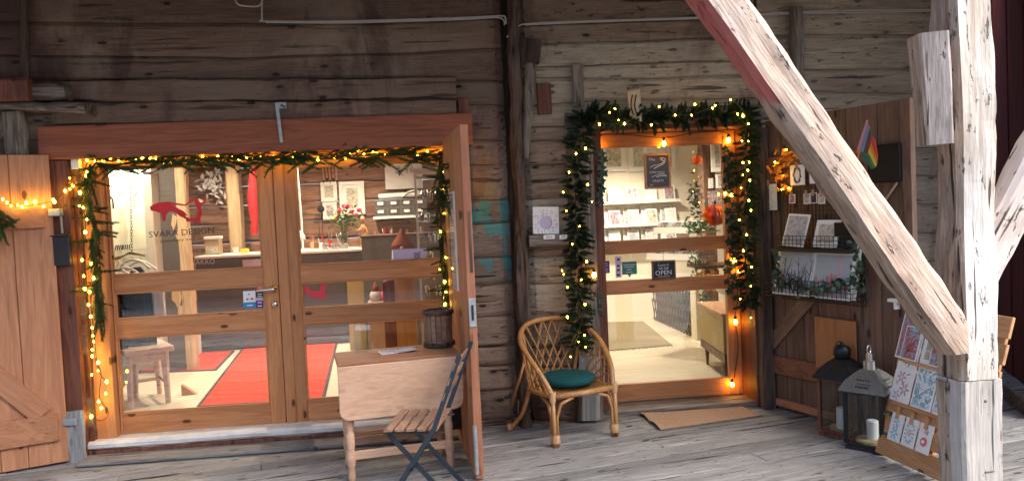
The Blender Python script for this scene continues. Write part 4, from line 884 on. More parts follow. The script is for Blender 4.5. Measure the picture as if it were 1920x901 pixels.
p = onY(602, 392, WY-.1); tag(MB().lathe([(.0, 0), (.045, .004), (.045, .012), (.0, .016)], 14, p, ax=Matrix.Rotation(rad(80), 3, 'X')).tube([p, V((p.x+.01, p.y, CT))], .005, 6).build('round_mirror', 'iron'), 'small dark round mirror on a stick left of the flowers', 'mirror')
xa_, xb_, za_, zb_ = rectY(702, 373, 800, 404, WY-.3)
dr_ = thing('drawer_unit', 'grey plastic small-parts drawer unit on the back wall', 'drawers', (xa_, WY-.3, za_))
MB().box(xa_, xb_, WY-.28, WY-.02, za_, zb_).build('case', 'metal', dr_, bevel=.004)
for r in range(2):
    for k in range(4):
        w_ = (xb_-xa_)/4; z0 = za_+.02+r*(zb_-za_)/2
        d_ = MB().box(xa_+w_*k+.008, xa_+w_*(k+1)-.008, WY-.30, WY-.281, z0, z0+(zb_-za_)/2-.03).build('drawer', 'acrylic', dr_); MB().box(xa_+w_*k+.04, xa_+w_*(k+1)-.05, WY-.304, WY-.3005, z0+.02, z0+.055).build('label', 'paper', d_)
MB().box(xa_-.02, xb_+.02, WY-.3, WY, za_-.03, za_-.001).build('shelf', 'white', dr_)
a, b = onY(710, 369, WY-.16), onY(800, 363, WY-.16)
tag(MB().tube([a, b], .036, 12).build('paper_roll', 'paper'), 'white paper roll lying on the drawer unit', 'paper roll')
hanger(776, 357, .30, WY-.2, 'white clothes hanger lying above the paper roll at the back')
p = onY(477, 312, 3.9); q = onY(476, 440, 3.9)
mb = MB(); n = 16; vs = []
for i in range(n+1):
    t = i/n; c = p.lerp(q, t)
    for j in range(8): a = j*math.pi/4; vs.append(c+V((math.cos(a)*(.055+.02*math.sin(t*5)+.01*math.sin(a*3+t*9)), math.sin(a)*.03, 0)))
mb.add(vs, [(i*8+j, i*8+(j+1) % 8, i*8+8+(j+1) % 8, i*8+8+j) for i in range(n) for j in range(8)]); tag(mb.build('scarf', 'red', smooth=True), 'long red scarf hanging at the back beside the brown post', 'scarf')
p = onY(390, 352, WY-.12); mb = MB()
for i in range(70): 
    c = onY(rr.gauss(396, 14), rr.gauss(345, 16), WY-.1+rr.uniform(-.05, .05)); a = V((rr.uniform(-1, 1), rr.uniform(-.3, .3), rr.uniform(-1, 1))).normalized(); b = a.orthogonal().normalized(); mb.add([c-a*.05, c+b*.02, c+a*.05, c-b*.02], [(0, 1, 2, 3)])
tag(mb.build('dried_bouquet', 'fur'), 'dried grey-white bouquet on the back wall above the horse decal', 'bouquet')
# glass display case on the right
gy = 1.15
xa_, xb_, zb_, zt_ = rectY(783, 322, 830, 560, gy); gc = thing('glass_case', 'tall glass jewellery case at the right end of the window', 'display case', (xa_, gy, FZ)); xb_ = min(xb_, .62)
mb = MB()
for x in (xa_, xb_):
    for y in (gy, gy+.4): mb.box(x-.008, x+.008, y-.008, y+.008, FZ, zt_)
mb.build('frame', 'white', gc)
for py in (330, 372, 415, 455, 490, 525, 556): z = onY(805, py, gy).z; MB().box(xa_+.01, xb_-.01, gy+.01, gy+.39, z-.004, z+.004).build('shelf', 'acrylic', gc)
MB().box(xa_+.01, xb_-.01, gy-.004, gy+.0, FZ+.1, zt_).build('front_pane', 'thinglass', gc); MB().box(xa_-.02, xb_+.02, gy-.02, gy+.42, zt_, zt_+.035).build('top', 'white', gc); MB().box(xa_-.02, xb_+.02, gy-.02, gy+.42, FZ, FZ+.1).build('plinth', 'white', gc)
mb = MB()
for py in (372, 415, 455, 490, 525, 556):
    z = onY(805, py, gy).z+.005
    for k in range(6): x = xa_+.03+(xb_-xa_-.06)*rr.random(); mb.lathe([(.012, z), (.016, z+.03+.04*rr.random()), (.004, z+.075)], 7, (x, gy+.06+rr.random()*.2, 0))
mb.build('jewellery', 'chrome', gc)['kind'] = 'stuff'
# oak pedestal and gnome, note beside it
oy = .95
xa_, xb_, _, _ = rectY(744, 600, 781, 650, oy); ztp = onY(755, 505, .9).z
pd = thing('pedestal', 'oak-veneered pedestal cabinet under the gnome', 'pedestal', (xa_, oy, FZ))
MB().box(xa_, xb_, oy, oy+.3, FZ, ztp).build('body', 'oak', pd, bevel=.004); MB().box(xa_-.10, xa_-.002, oy+.01, oy+.3, FZ, ztp-.1).build('side_board', 'redbrown_z', pd, bevel=.004); MB().box(xa_-.12, xb_+.06, oy-.16, oy+.32, ztp+.001, ztp+.02).build('top', 'oak', pd, bevel=.003)
gx = onY(755, 470, oy); gn = thing('gnome', 'cloth gnome with a tall rust felt hat and grey fur', 'gnome', (gx.x, oy, ztp+.02)); zg = ztp+.02; zh = onY(752, 462, oy).z; ztp2 = onY(755, 428, oy).z
MB().lathe([(.06, zg+.0005), (.095, zg+.05), (.09, zh-.03), (.05, zh+.02)], 14, (gx.x, oy, 0)).build('body', 'fur', gn, smooth=True)
MB().lathe([(.10, zh-.01), (.085, zh+.03), (.05, zh+(ztp2-zh)*.5), (.022, zh+(ztp2-zh)*.85), (.004, ztp2)], 14, (gx.x, oy, 0)).build('hat', 'felt', gn, smooth=True)
MB().ball((gx.x, oy-.09, zh-.015), .022, 8).build('nose', 'skin', gn, smooth=True)
MB().lathe([(.07, zh-.02), (.055, zh-.07), (.01, zh-.13)], 10, (gx.x, oy-.05, 0)).build('beard', 'whitecloth', gn, smooth=True)
ob = decal(dr, 737, 466, 800, 487, yg, 'lilac', 'notice'); 
for i in range(5): MB().beam(onY(776, 473+i*3, yg-.0012), onY(782, 475+i*3, yg-.0012), .006, .0006, (0, 1, 0)).build('chevron', 'ink', dr); MB().beam(onY(782, 475+i*3, yg-.0012), onY(788, 472+i*3, yg-.0012), .006, .0006, (0, 1, 0)).build('chevron', 'ink', dr)
xa_, xb_, za_, zb_ = rectY(738, 545, 772, 566, .5)
for i, (px, m) in enumerate(((704, 'fur'), (723, 'pink'), (738, 'fur'))):
    p = onY(px, 548, 1.6); t = thing('small_gnome', ['grey small gnome figure left of three behind the middle pane', 'pink small gnome figure centre of three behind the middle pane', 'white small gnome figure right of three behind the middle pane'][i], 'gnome', (p.x, 1.6, 1.0)); 
    MB().lathe([(.05, p.z-.07), (.055, p.z-.02), (.03, p.z+.03)], 10, (p.x, 1.6, 0)).build('body', m, t, smooth=True); MB().lathe([(.04, p.z+.015), (.02, p.z+.06), (.003, p.z+.10)], 10, (p.x, 1.6, 0)).build('hat', 'felt' if i != 1 else 'red', t, smooth=True)
zsh = onY(720, 548, 1.6).z-.071; xa_, xb_, _, _ = rectY(690, 560, 775, 565, 1.6)
tag(MB().box(xa_, xb_, 1.5, 1.7, FZ, zsh-.0005).build('display_block', 'kraft', bevel=.004), 'low brown display block that carries the three small gnomes', 'block')
# ================================================================== RIGHT SHOP INTERIOR
GZ = .10; BY = 4.35
struct(MB().box(.90, 4.1, .30+.07, BY+.1, GZ-.12, GZ).build('floor', 'floorcream'), 'cream board floor of the right shop')
struct(MB().box(.90, 4.1, .37, BY+.1, 2.6, 2.7).build('ceiling', 'roomwhite'))
struct(MB().box(.90, 4.1, BY, BY+.1, GZ, 2.6).build('back_wall', 'roomwhite'), 'white back wall of the right shop')
struct(MB().box(3.95, 4.1, .37, BY, GZ, 2.6).build('side_wall', 'warmwall'))
struct(MB().box(.902, .94, .37, BY, GZ, 2.6).build('side_wall', 'roomwhite'))
for (x, y, e, s_) in ((2.0, 1.6, 34, 'door mat rug in the right shop'), (2.4, 3.4, 74, 'card shelves in the right shop'), (3.2, 2.4, 26, 'long sideboard in the right shop')): lamp(x, y, 2.45, e, lab='white ceiling spotlight above the '+s_, col=(1, .87, .66))
# shelves and cards on the back wall
for si, (py, lab) in enumerate(((378, 'top'), (421, 'middle'), (459, 'bottom'))):
    a, b = onY(1126, py+2, BY-.14), onY(1277, py-3, BY-.14); z = (a.z+b.z)/2
    sh_ = thing('wall_shelf', f'{lab} white picture shelf on the right shop back wall', 'shelf', (a.x, BY, z))
    MB().box(a.x-.2, b.x, BY-.14, BY, z-.022, z).build('board', 'white', sh_); MB().box(a.x-.2, b.x, BY-.14, BY-.13, z, z+.016).build('lip', 'white', sh_)
    for ci, px in enumerate(((1139, 1173, 1209, 1243) if si == 0 else (1141, 1176, 1210, 1246))):
        xc = onY(px+12, py-15, BY-.10).x; hw, hh = .075, .20
        for lay in range(2 if si else 1):
            x = xc - .05*lay; Y0 = BY-.115+.035*lay; t = thing('art_card', f'{["first", "second", "third", "fourth"][ci]} card from the left on the {lab} wall shelf, {"front" if lay == 0 else "behind the front"} one', 'card', (x, Y0, z))
            H_ = hh + .05*lay; tilt = V((0, .22, .975)); p = V((x, Y0, z+.001)); 
            MB().obox(p+tilt*(H_/2), (1, 0, 0), (0, -.975, .22), tilt, hw*2, .004, H_).build('card', 'paper', t)
            MB().obox(p+tilt*(H_/2)+V((0, -.0028, .0006)), (1, 0, 0), (0, -.975, .22), tilt, hw*2-.03, .001, H_-.035).build('print', ['art_a', 'art_d', 'art_b', 'art_e', 'art_a', 'art_c', 'art_b', 'art_g'][(ci+si*3+lay) % 8], t)
for i, (x0, x1, lab) in enumerate(((1128, 1172, 'left'), (1179, 1214, 'middle'), (1248, 1266, 'right'))): frame(x0, 268, x1, 321, f'white framed botanical print, {lab} of three on the right shop wall', 'art_c', .018, BY-.01, mat_=.04)
# chalkboard hanging on the glass
cy_ = ry+.0
xa_, xb_, za_, zb_ = rectY(1208, 288, 1257, 354, ry+.012); cbz = thing('chalk_board', 'small framed chalkboard lettered in white, hanging inside the glazed door', 'chalkboard', ((xa_+xb_)/2, ry, za_))
Yc = ry+.012
for a, b, c, d in ((xa_, xb_, zb_-.016, zb_), (xa_, xb_, za_, za_+.016), (xa_, xa_+.016, za_+.016, zb_-.016), (xb_-.016, xb_, za_+.016, zb_-.016)): MB().box(a, b, Yc-.012, Yc+.008, c, d).build('frame_bar', 'easel', cbz)
MB().box(xa_+.016, xb_-.016, Yc-.004, Yc+.006, za_+.016, zb_-.016).build('board', 'slate_grey', cbz)
U_ = V((1, 0, -.02)); Z_ = V((.04, 0, 1))
for s_, size, px, py, sx in (("The", .030, 1222, 299, 1.1), ("SOMETHING", .020, 1232, 323, 1.1), ("CRAFTS", .026, 1234, 339, 1.0), ("ART", .014, 1222, 347, 1.0)): text(s_, size, frameM(onY(px, py, Yc-.0055), U_, Z_), 'chalk', cbz, sx=sx)
for q in ([(1219, 314), (1226, 310), (1234, 309), (1246, 303), (1246, 297), (1238, 297), (1246, 305), (1234, 312), (1226, 316)], [(1222, 332), (1232, 328), (1242, 326), (1250, 330), (1241, 329), (1231, 332)]): 
    mb = MB().tube([onY(px, py, Yc-.0055) for px, py in bez([V((a, b, 0)) for a, b in q], 4) for px, py in [(px, py)]] if False else [onY(v_.x, v_.y, Yc-.0055) for v_ in bez([V((a, b, 0)) for a, b in q], 4)], .0032, 4); mb.build('banner', 'chalk', cbz)
MB().tube([onY(1232, 289, Yc), onY(1232, 262, Yc+.004)], .0015, 4).build('cord', 'wire_green', cbz)
# open sign
xa_, xb_, za_, zb_ = rectY(1222, 488, 1267, 523, ry-.02); Yo = ry-.018
os_ = thing('open_sign', 'small wooden framed black sign reading come in we are OPEN', 'sign', ((xa_+xb_)/2, Yo, za_))
for a, b, c, d in ((xa_, xb_, zb_-.014, zb_), (xa_, xb_, za_, za_+.014), (xa_, xa_+.014, za_+.014, zb_-.014), (xb_-.014, xb_, za_+.014, zb_-.014)): MB().box(a, b, Yo-.006, Yo+.010, c, d).build('frame_bar', 'plankdoor', os_, bevel=.003)
MB().box(xa_+.013, xb_-.013, Yo, Yo+.008, za_+.013, zb_-.013).build('board', 'slate', os_)
cx_ = (xa_+xb_)/2; hz = zb_-za_
for s_, size, k, sx in (("Come in", .026, .76, 1.0), ("WE ARE", .023, .58, 1.0), ("OPEN", .052, .34, 1.0)): text(s_, size, frameM((cx_-.002, Yo-.0012, za_+hz*k), (1, 0, .03), (-.03, 0, 1)), 'chalk', os_, sx=sx)
MB().tube([(cx_-.05+.02*i, Yo-.001, za_+hz*(.165-.02*math.sin(math.pi*i/5))) for i in range(6)], .0022, 4).build('flourish', 'chalk', os_)
MB().tube([(cx_, Yo+.004, zb_), (cx_+.004, Yo+.004, rz_[2][0]+.01)], .0015, 4).build('cord', 'wire_green', os_)
# orange paper pumpkins, plants, post, prints, racks
def pumpkin(c, r, lab):
    t = thing('paper_pumpkin', lab, 'decoration', tuple(c)); mb = MB(); n = 22
    for i in range(n):
        a = 2*math.pi*i/n; d = V((math.cos(a), math.sin(a), 0)); e = V((-d.y, d.x, 0)); k = 9; vs = []
        for j in range(k+1): q = math.pi*j/k; p = c + d*(r*math.sin(q)) + V((0, 0, -.86*r*math.cos(q))); vs += [p+e*.012*math.sin(j*3.1), p*1.0-d*(r*math.sin(q)*.9)]
        mb.add(vs, [(2*j, 2*j+2, 2*j+3, 2*j+1) for j in range(k)])
    mb.build('honeycomb', 'orange', t); MB().tube([c+V((0, 0, .8*r)), c+V((.02*r, 0, 1.15*r))], .1*r, 6).build('stalk', 'leaf', t)
pumpkin(onY(1341, 403, 1.9), .125, 'big orange honeycomb paper pumpkin on the right shop sideboard')
pumpkin(onY(1307, 300, 3.0), .062, 'small orange paper ball hanging near the brown post')
post('brown_post', 1317, 262, 1342, 420, 3.3, .15, 'plankdoor', 'dark brown post in the right shop behind the orange ball', 63, GZ, 2.6)
frame(1332, 255, 1356, 322, 'narrow white framed print on the brown post in the right shop', 'art_c', .02, 3.2, mat_=.03)
frame(1342, 327, 1358, 352, 'tiny white framed print below the narrow one at the right', 'art_d', .012, 3.2, mat_=.01)
xa_, xb_, za_, zb_ = rectY(1329, 334, 1337, 353, 3.28); tag(MB().box(xa_, xb_, 3.27, 3.3, za_, zb_).build('light_switch', 'white', bevel=.002), 'white double light switch on the brown post', 'switch')
p = onY(1342, 372, 1.95); tag(MB().obox(p, (1, 0, 0), (0, .98, -.2), (0, .2, .98), .16, .006, .16).build('print_card', 'art_a'), 'white print card leaning behind the big paper pumpkin', 'card')
def plant(cx, cy, Y, sx, sy, n, lab, m='leaf', size=.035, zpot=None):
    c = onY(cx, cy, Y); t = thing('plant', lab, 'plant', tuple(c)); mb = MB(); st_ = MB()
    for i in range(n):
        p = onY(rr.gauss(cx, sx), rr.gauss(cy, sy), Y+rr.uniform(-.12, .12)); a = V((rr.uniform(-1, 1), rr.uniform(-1, 1), rr.uniform(-1, .4))).normalized(); b = a.cross(V((rr.random(), rr.random(), 1))).normalized()
        mb.add([p-a*size, p+b*size*.55, p+a*size, p-b*size*.55, p+a.cross(b)*size*.15], [(0, 1, 4), (1, 2, 4), (2, 3, 4), (3, 0, 4)])
        if i % 5 == 0: st_.tube([onY(cx, cy+sy*1.2, Y), p], .003, 4)
    mb.build('leaves', m, t); st_.build('stems', 'stem', t)
    return t
plant(1305, 370, 2.7, 7, 16, 90, 'hanging trailing plant beside the brown post in the right shop', 'leaf', .03)
plant(1307, 425, 1.9, 14, 9, 110, 'leafy green plant in front of the big paper pumpkin', 'leaf_light', .03)
plant(1305, 492, 1.9, 7, 14, 70, 'trailing leaves below the white card rack', 'leaf_light', .028)
plant(1302, 596-36, 2.9, 16, 8, 90, 'grey-blue dried foliage on top of the lattice fence', 'euca', .05)
def rack(x0, y0, x1, y1, Y0, Y1, lab, n):
    a, b = onY(x0, y0, Y1), onY(x1, y1, Y0); a, b = V((a.x, a.y, a.z)), V((b.x, b.y, b.z)); d = (b-a); t = thing('card_rack', lab, 'rack', tuple(a)); dn = V((d.x, d.y, 0)).normalized(); pr = V((-dn.y, dn.x, 0))
    if pr.x < 0: pr = -pr
    zc = (a.z+b.z)/2; a.z = b.z = zc
    MB().obox((a+b)/2+pr*.15+V((0, 0, -.012)), dn, pr, (0, 0, 1), (b-a).length, .34, .02).build('tray', 'white', t); MB().obox((a+b)/2+V((0, 0, .02)), dn, pr, (0, 0, 1), (b-a).length, .012, .045).build('rim', 'white', t)
    for i in range(n):
        p = a.lerp(b, (i+.5)/n)+pr*.14; MB().obox(p+V((0, 0, .055)), (dn*.5+V((0, 0, .85))).normalized(), pr, (dn*.85-V((0, 0, .5))).normalized(), .10, .22, .004).build('card', ['paper', 'art_a', 'art_d', 'art_b'][i % 4], t)
rack(1226, 427, 1316, 440, 2.0, 2.5, 'white slanted tray of greeting cards right of the wall shelves', 14)
rack(1213, 474, 1310, 493, 1.9, 2.4, 'lower white tray of greeting cards above the open sign', 14)
xa_, xb_, za_, zb_ = rectY(1312, 497, 1372, 503, 1.9); tag(MB().box(xa_, xb_+.3, 1.9, 2.3, za_, zb_).build('wall_ledge', 'walnut', bevel=.003), 'dark narrow ledge behind the trailing leaves at the right', 'ledge')
# lattice fence
la, lb = onZ(1225, 598, GZ), onZ(1305, 634, GZ); zt_ = onY(1300, 548, lb.y).z; lt = thing('lattice_fence', 'expanding wooden lattice fence standing inside the right shop', 'lattice', tuple(la))
d = (lb-la); d.z = 0; Ld = d.length; d.normalize(); Hh = zt_-GZ; n = 16; pr = V((-d.y, d.x, 0))
for s_ in (1, -1):
    for i in range(-5, n):
        u0 = Ld*i/n; u1 = u0+Hh*.42; q0, q1 = (u0, u1) if s_ > 0 else (u1, u0); 
        def cl(u): return max(0, min(Ld, u))
        if max(q0, q1) <= 0 or min(q0, q1) >= Ld: continue
        za_, zb_ = GZ, GZ+Hh
        t0 = (cl(q0)-q0)/(q1-q0); t1 = (cl(q1)-q0)/(q1-q0)
        pA = la+d*cl(q0)+V((0, 0, Hh*t0)); pB = la+d*cl(q1)+V((0, 0, Hh*t1))
        if (pB-pA).length > .05: MB().beam(pA+pr*.008*s_, pB+pr*.008*s_, .022, .007, pr).build('slat', 'walnut', lt)
tag(MB().obox((la+lb)/2+pr*(-.05)*(-1 if pr.x < 0 else -1)+V((0, 0, Hh*.45)), d, pr, (0, 0, 1), Ld*.96, .02, Hh*.86).build('blue_cloth', 'euca'), 'grey-blue cloth panel behind the lattice fence', 'cloth')
xa_, xb_, _, _ = rectY(1306, 560, 1313, 640, 2.42); tag(MB().box(xa_, xb_, 2.42, 2.6, GZ, onY(1309, 540, 2.42).z).build('door_post', 'roomwhite', bevel=.003), 'white post at the end of the lattice fence', 'post')
# sideboard
sa, sb = onZ(1312, 662, GZ+.14), onZ(1368, 708, GZ+.14); 
sa, sb = onZ(1313, 655, GZ+.12), onZ(1366, 694, GZ+.12)
sbd = thing('sideboard', 'olive fronted sideboard with dark base and tapered legs in the right shop', 'sideboard', tuple(sa)); d = (sb-sa); d.z = 0; Ld = d.length-.12; d.normalize(); pr = V((-d.y, d.x, 0))
if pr.x < 0: pr = -pr
zt_ = onY(1313, 570, sa.y).z; zb_ = GZ+.16; c = sa+d*(Ld/2)+pr*.2
MB().obox(V((c.x, c.y, (zt_+zb_+.07)/2)), d, pr, (0, 0, 1), Ld, .4, zt_-zb_-.07).build('carcass', 'sideboard', sbd, bevel=.004)
MB().obox(V((c.x, c.y, zb_+.03)), d, pr, (0, 0, 1), Ld, .39, .07).build('base', 'walnut', sbd); MB().obox(V((c.x, c.y, zt_+.0125)), d, pr, (0, 0, 1), Ld+.03, .43, .022).build('top', 'easel', sbd, bevel=.003)
for k in (.12, .88):
    for q in (.04, .36): p = sa+d*(Ld*k)+pr*q; MB().tube([(p.x, p.y, GZ), (p.x, p.y, zb_)], [.011, .022], 8).build('leg', 'walnut', sbd)
p = onY(1345, 572, sa.y-.5); bwl = onY(1350, 575, 1.7)
tag(MB().lathe([(.03, 0), (.05, .02), (.13, .09), (.17, .16), (.16, .16), (.12, .09), (.04, .03)], 18, (bwl.x+.06, 1.75, zt_+.025)).build('bowl', 'white', smooth=True), 'white bowl on the sideboard at the right of the door', 'bowl')
for i in range(4): q = onY(1314+i*9, 560, 2.3-.1*i); tag(MB().box(q.x, q.x+.05, q.y, q.y+.1, zt_+.025, zt_+.2+.05*(i % 2)).build('book', ['oak', 'kraft', 'easel', 'shutter'][i]), ['tan book at the far end of the sideboard', 'kraft brown book second from the far end of the sideboard', 'honey coloured book third from the far end of the sideboard', 'pinkish brown book nearest on the sideboard'][i], 'book')
# rug
P4 = [onZ(*q, GZ) for q in ((1080, 606), (1206, 603), (1260, 647), (1085, 662))]; rg = thing('rug', 'fringed jute rug on the cream floor of the right shop', 'rug', tuple(P4[0]))
MB().prism([p+V((0, 0, .001)) for p in P4], (0, 0, .009)).build('weave', 'jute', rg)
mb = MB()
for i in range(26):
    for a, b in ((P4[3], P4[2]), (P4[0], P4[1])): p = a.lerp(b, (i+.5)/26); s_ = -1 if a is P4[3] else 1; mb.beam(p+V((0, 0, .005)), p+V((rr.uniform(-.02, .02), s_*.05, .003)), .012, .004)
mb.build('fringe', 'jute', rg)
# ================================================================== OUTSIDE: POST AND BRACES
px_, pd_ = 2.16, -2.62                                            # post axis
def XP(px, py, Y=-2.7): return onY(px, py, Y)
pl = (onY(1797, 450, -2.7).x, onY(1873, 450, -2.7).x)
pst = thing('roof_post', 'sun-bleached square timber post with a grey spliced foot at the right', 'post', ((pl[0]+pl[1])/2, pd_, 0))
pw = pl[1]-pl[0]; pc = (pl[0]+pl[1])/2; zs = onY(1835, 713, -2.7).z
lean = V((0, 0, 0))
pb_, ptp = V((pc+.003, pd_, 0)), V((pc-.003, pd_, 3.0))
def PA(z): return pb_.lerp(ptp, z/3.0)
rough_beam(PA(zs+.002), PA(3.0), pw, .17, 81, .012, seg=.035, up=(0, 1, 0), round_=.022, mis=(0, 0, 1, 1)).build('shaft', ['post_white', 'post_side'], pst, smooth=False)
rough_beam(PA(0), PA(zs-.002), pw+.002, .168, 82, .005, seg=.06, up=(0, 1, 0), round_=.012, mis=(0, 0, 0, 0)).build('foot', ['post_new', 'post_side'], pst)
# rough older half behind the front half, left side
rough_beam((pl[0]+.042, pd_+.032, 0), (pl[0]+.042, pd_+.032, zs-.02), .10, .12, 83, .012, seg=.03, up=(0, 1, 0), round_=.03, mis=(0, 0, 0, 0)).build('old_half', ['post_side'], pst)
q = onY(1846, 751, -2.70); MB().lathe([(.011, 0), (.011, .006), (.004, .009)], 10, (q.x, pd_-.078, q.z), ax=Matrix.Rotation(rad(90), 3, 'X')).build('bolt', 'greymetal', pst)
q = onY(1854, 883, -2.70); MB().tube([(q.x-.02, pd_-.082, q.z), (q.x+.02, pd_-.082, q.z+.003)], .006, 8).build('rung_pin', 'greymetal', pst)
# cleat block on the post
bt_, bb_ = onY(1741, 66, -2.74), onY(1752, 272, -2.74)
ck = rough_beam(V((bb_.x, -2.74, bb_.z)), V((bt_.x-.004, -2.74, bt_.z)), .105, .12, 85, .006, seg=.04, up=(.25, 1, 0), round_=.01, mis=(0, 1, 1, 1), taper=1.14)
tag(ck.build('post_cleat', ['cleat', 'post_side']), 'chunky wooden cleat with sloped faces on the left side of the sunlit post', 'cleat')
# slanting brace from the post up to the left
ba, bb = onY(1791, 645, -2.735), onY(1319, -40, -2.735)
d = (ba-bb).normalized(); ba2 = ba + d*.01; bb2 = bb - d*.9
br = thing('slanting_brace', 'thick bleached diagonal brace with red paint on its underside', 'brace', tuple(ba))
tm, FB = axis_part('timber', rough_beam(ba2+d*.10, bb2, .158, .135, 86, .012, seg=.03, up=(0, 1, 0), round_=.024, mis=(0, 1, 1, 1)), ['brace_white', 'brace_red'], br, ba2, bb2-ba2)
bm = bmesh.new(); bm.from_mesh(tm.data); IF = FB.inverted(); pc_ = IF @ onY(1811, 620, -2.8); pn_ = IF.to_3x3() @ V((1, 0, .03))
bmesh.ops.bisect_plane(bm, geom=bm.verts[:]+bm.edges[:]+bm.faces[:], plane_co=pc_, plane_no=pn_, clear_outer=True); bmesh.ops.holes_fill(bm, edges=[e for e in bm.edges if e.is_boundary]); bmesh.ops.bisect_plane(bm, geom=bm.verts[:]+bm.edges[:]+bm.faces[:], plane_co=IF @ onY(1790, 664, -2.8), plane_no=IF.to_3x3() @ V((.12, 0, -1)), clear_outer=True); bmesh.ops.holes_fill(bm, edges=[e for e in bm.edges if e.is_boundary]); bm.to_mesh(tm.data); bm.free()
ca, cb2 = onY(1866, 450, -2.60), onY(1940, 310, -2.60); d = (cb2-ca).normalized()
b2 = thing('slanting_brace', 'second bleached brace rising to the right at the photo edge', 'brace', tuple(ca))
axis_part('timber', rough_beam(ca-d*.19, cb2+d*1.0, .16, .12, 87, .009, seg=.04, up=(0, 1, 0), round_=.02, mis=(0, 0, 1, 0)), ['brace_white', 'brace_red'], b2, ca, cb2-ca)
# ================================================================== OPEN PLANK DOOR WITH CARD DISPLAY
h0 = V((2.51, .08, 0)); dd = V((.44, -1.15, 0)).normalized(); dn = V((dd.y, -dd.x, 0))
if dn.x > 0: dn = -dn                                             # visible face looks left
def DP(px, py, off=0.0):
    p0 = h0+dn*off; r = ray(px, py); return EYE + r*((p0-EYE).dot(dn)/r.dot(dn))
def D(u, z, off=0.0): return h0+dd*u+dn*off+V((0, 0, z))
pdoor = thing('plank_door', 'dark brown plank door folded open behind the brace, hung with cards', 'door', tuple(h0))
u = -.02
for i, wd in enumerate((.26, .31, .27, .24, .245)):
    MB().obox(D(u+wd/2, 1.09, -.02), dd, dn, (0, 0, 1), wd-.004, .036, 2.17).build('plank', 'plankdoor', pdoor, bevel=.004); u += wd
UE = u
MB().obox(D(UE-.03, 1.09, .010), dd, dn, (0, 0, 1), .07, .02, 2.17).build('edge_strip', 'plankdoor', pdoor, bevel=.003)
for u0, u1, z0, z1, m in ((.0, 1.2, .275, .41, 'plankdoor_x'), (.03, 1.15, .03, .085, 'shutter_x'), (.0, 1.0, 1.70, 1.90, 'plankdoor_x')):
    MB().obox(D((u0+u1)/2, (z0+z1)/2, .013), dd, dn, (0, 0, 1), u1-u0, .026, z1-z0).build('batten', m, pdoor, bevel=.004)
axis_part('brace', MB().beam(D(.02, .41, .012), D(.62, 1.0, .012), .10, .022, dn), ['plankdoor'], pdoor, D(.02, .41, .012), D(.62, 1.0)-D(.02, .41), dn)
MB().obox(D(1.14, 1.785, .02), dd, dn, (0, 0, 1), .22, .04, .24).build('lock_case', 'iron', pdoor, bevel=.006)
MB().tube([D(1.22, 1.66, .03), D(1.13, 1.55, .03), D(1.10, 1.50, .035)], .008, 6).build('latch_bar', 'metal', pdoor)
tag(MB().obox(D(.72, .57, .035), dd, dn, (0, 0, 1), .34, .012, .36).build('plywood_sheet', 'ply', bevel=.002), 'plain orange plywood sheet leaning on the plank door', 'sheet')
q = DP(1681, 563, .04); tag(MB().obox(q, dd, dn, (0, 0, 1), .10, .05, .02).obox(q+V((0, 0, -.03)), dd, dn, (0, 0, 1), .02, .04, .05).build('door_bracket', 'white', bevel=.003), 'small white bracket on the plank door under the brace', 'bracket')
# wire grid
rr = random.Random(9); M['ink_dark'] = plain('ink_dark', (.06, .06, .07), .7); M['ink_pink'] = plain('ink_pink', (.55, .36, .40), .7, nz=.4, nsc=60); M['ink_grey'] = plain('ink_grey', (.30, .32, .35), .7, nz=.4, nsc=60); M['ink_red'] = plain('ink_red', (.70, .16, .17), .7, nz=.4, nsc=60)
gr = thing('wire_grid', 'black wire grid panel hung on the plank door', 'wire panel', tuple(D(.28, .9)))
gu0, gu1, gz0, gz1 = .27, .98, .86, 1.80; mb = MB(); n = 22; k = 28
for i in range(n+1): u = gu0+(gu1-gu0)*i/n; mb.tube([D(u, gz0, .045), D(u, gz1, .045)], .0022 if 0 < i < n else .005, 4)
for i in range(k+1): z = gz0+(gz1-gz0)*i/k; mb.tube([D(gu0, z, .049), D(gu1, z, .049)], .0022 if 0 < i < k else .005, 4)
mb.build('wires', 'black', gr)
def basket(u0, u1, z0, h, dep, lab):
    t = thing('wire_basket', lab, 'basket', tuple(D(u0, z0))); mb = MB()
    for k in range(int(h/.03)+1):
        z = z0+.03*k; mb.tube([D(u0, z, .05), D(u0, z, .05+dep), D(u1, z, .05+dep), D(u1, z, .05)], .0024 if k else .0035, 4)
    m = int((u1-u0)/.035)
    for i in range(m+1): u = u0+(u1-u0)*i/m; mb.tube([D(u, z0, .05), D(u, z0, .05+dep), D(u, z0+h, .05+dep)], .0024, 4)
    mb.build('wires', 'black', t); return t
basket(.30, .93, 1.235, .09, .10, 'upper wire basket on the grid with two upright cards')
basket(.22, .98, .895, .13, .14, 'lower wire basket on the grid with big prints and eucalyptus')
tag(MB().obox(D(.62, 1.222, .10), dd, dn, (0, 0, 1), .64, .11, .02).build('dark_shelf', 'black'), 'black shelf strip below the upper wire basket', 'shelf')
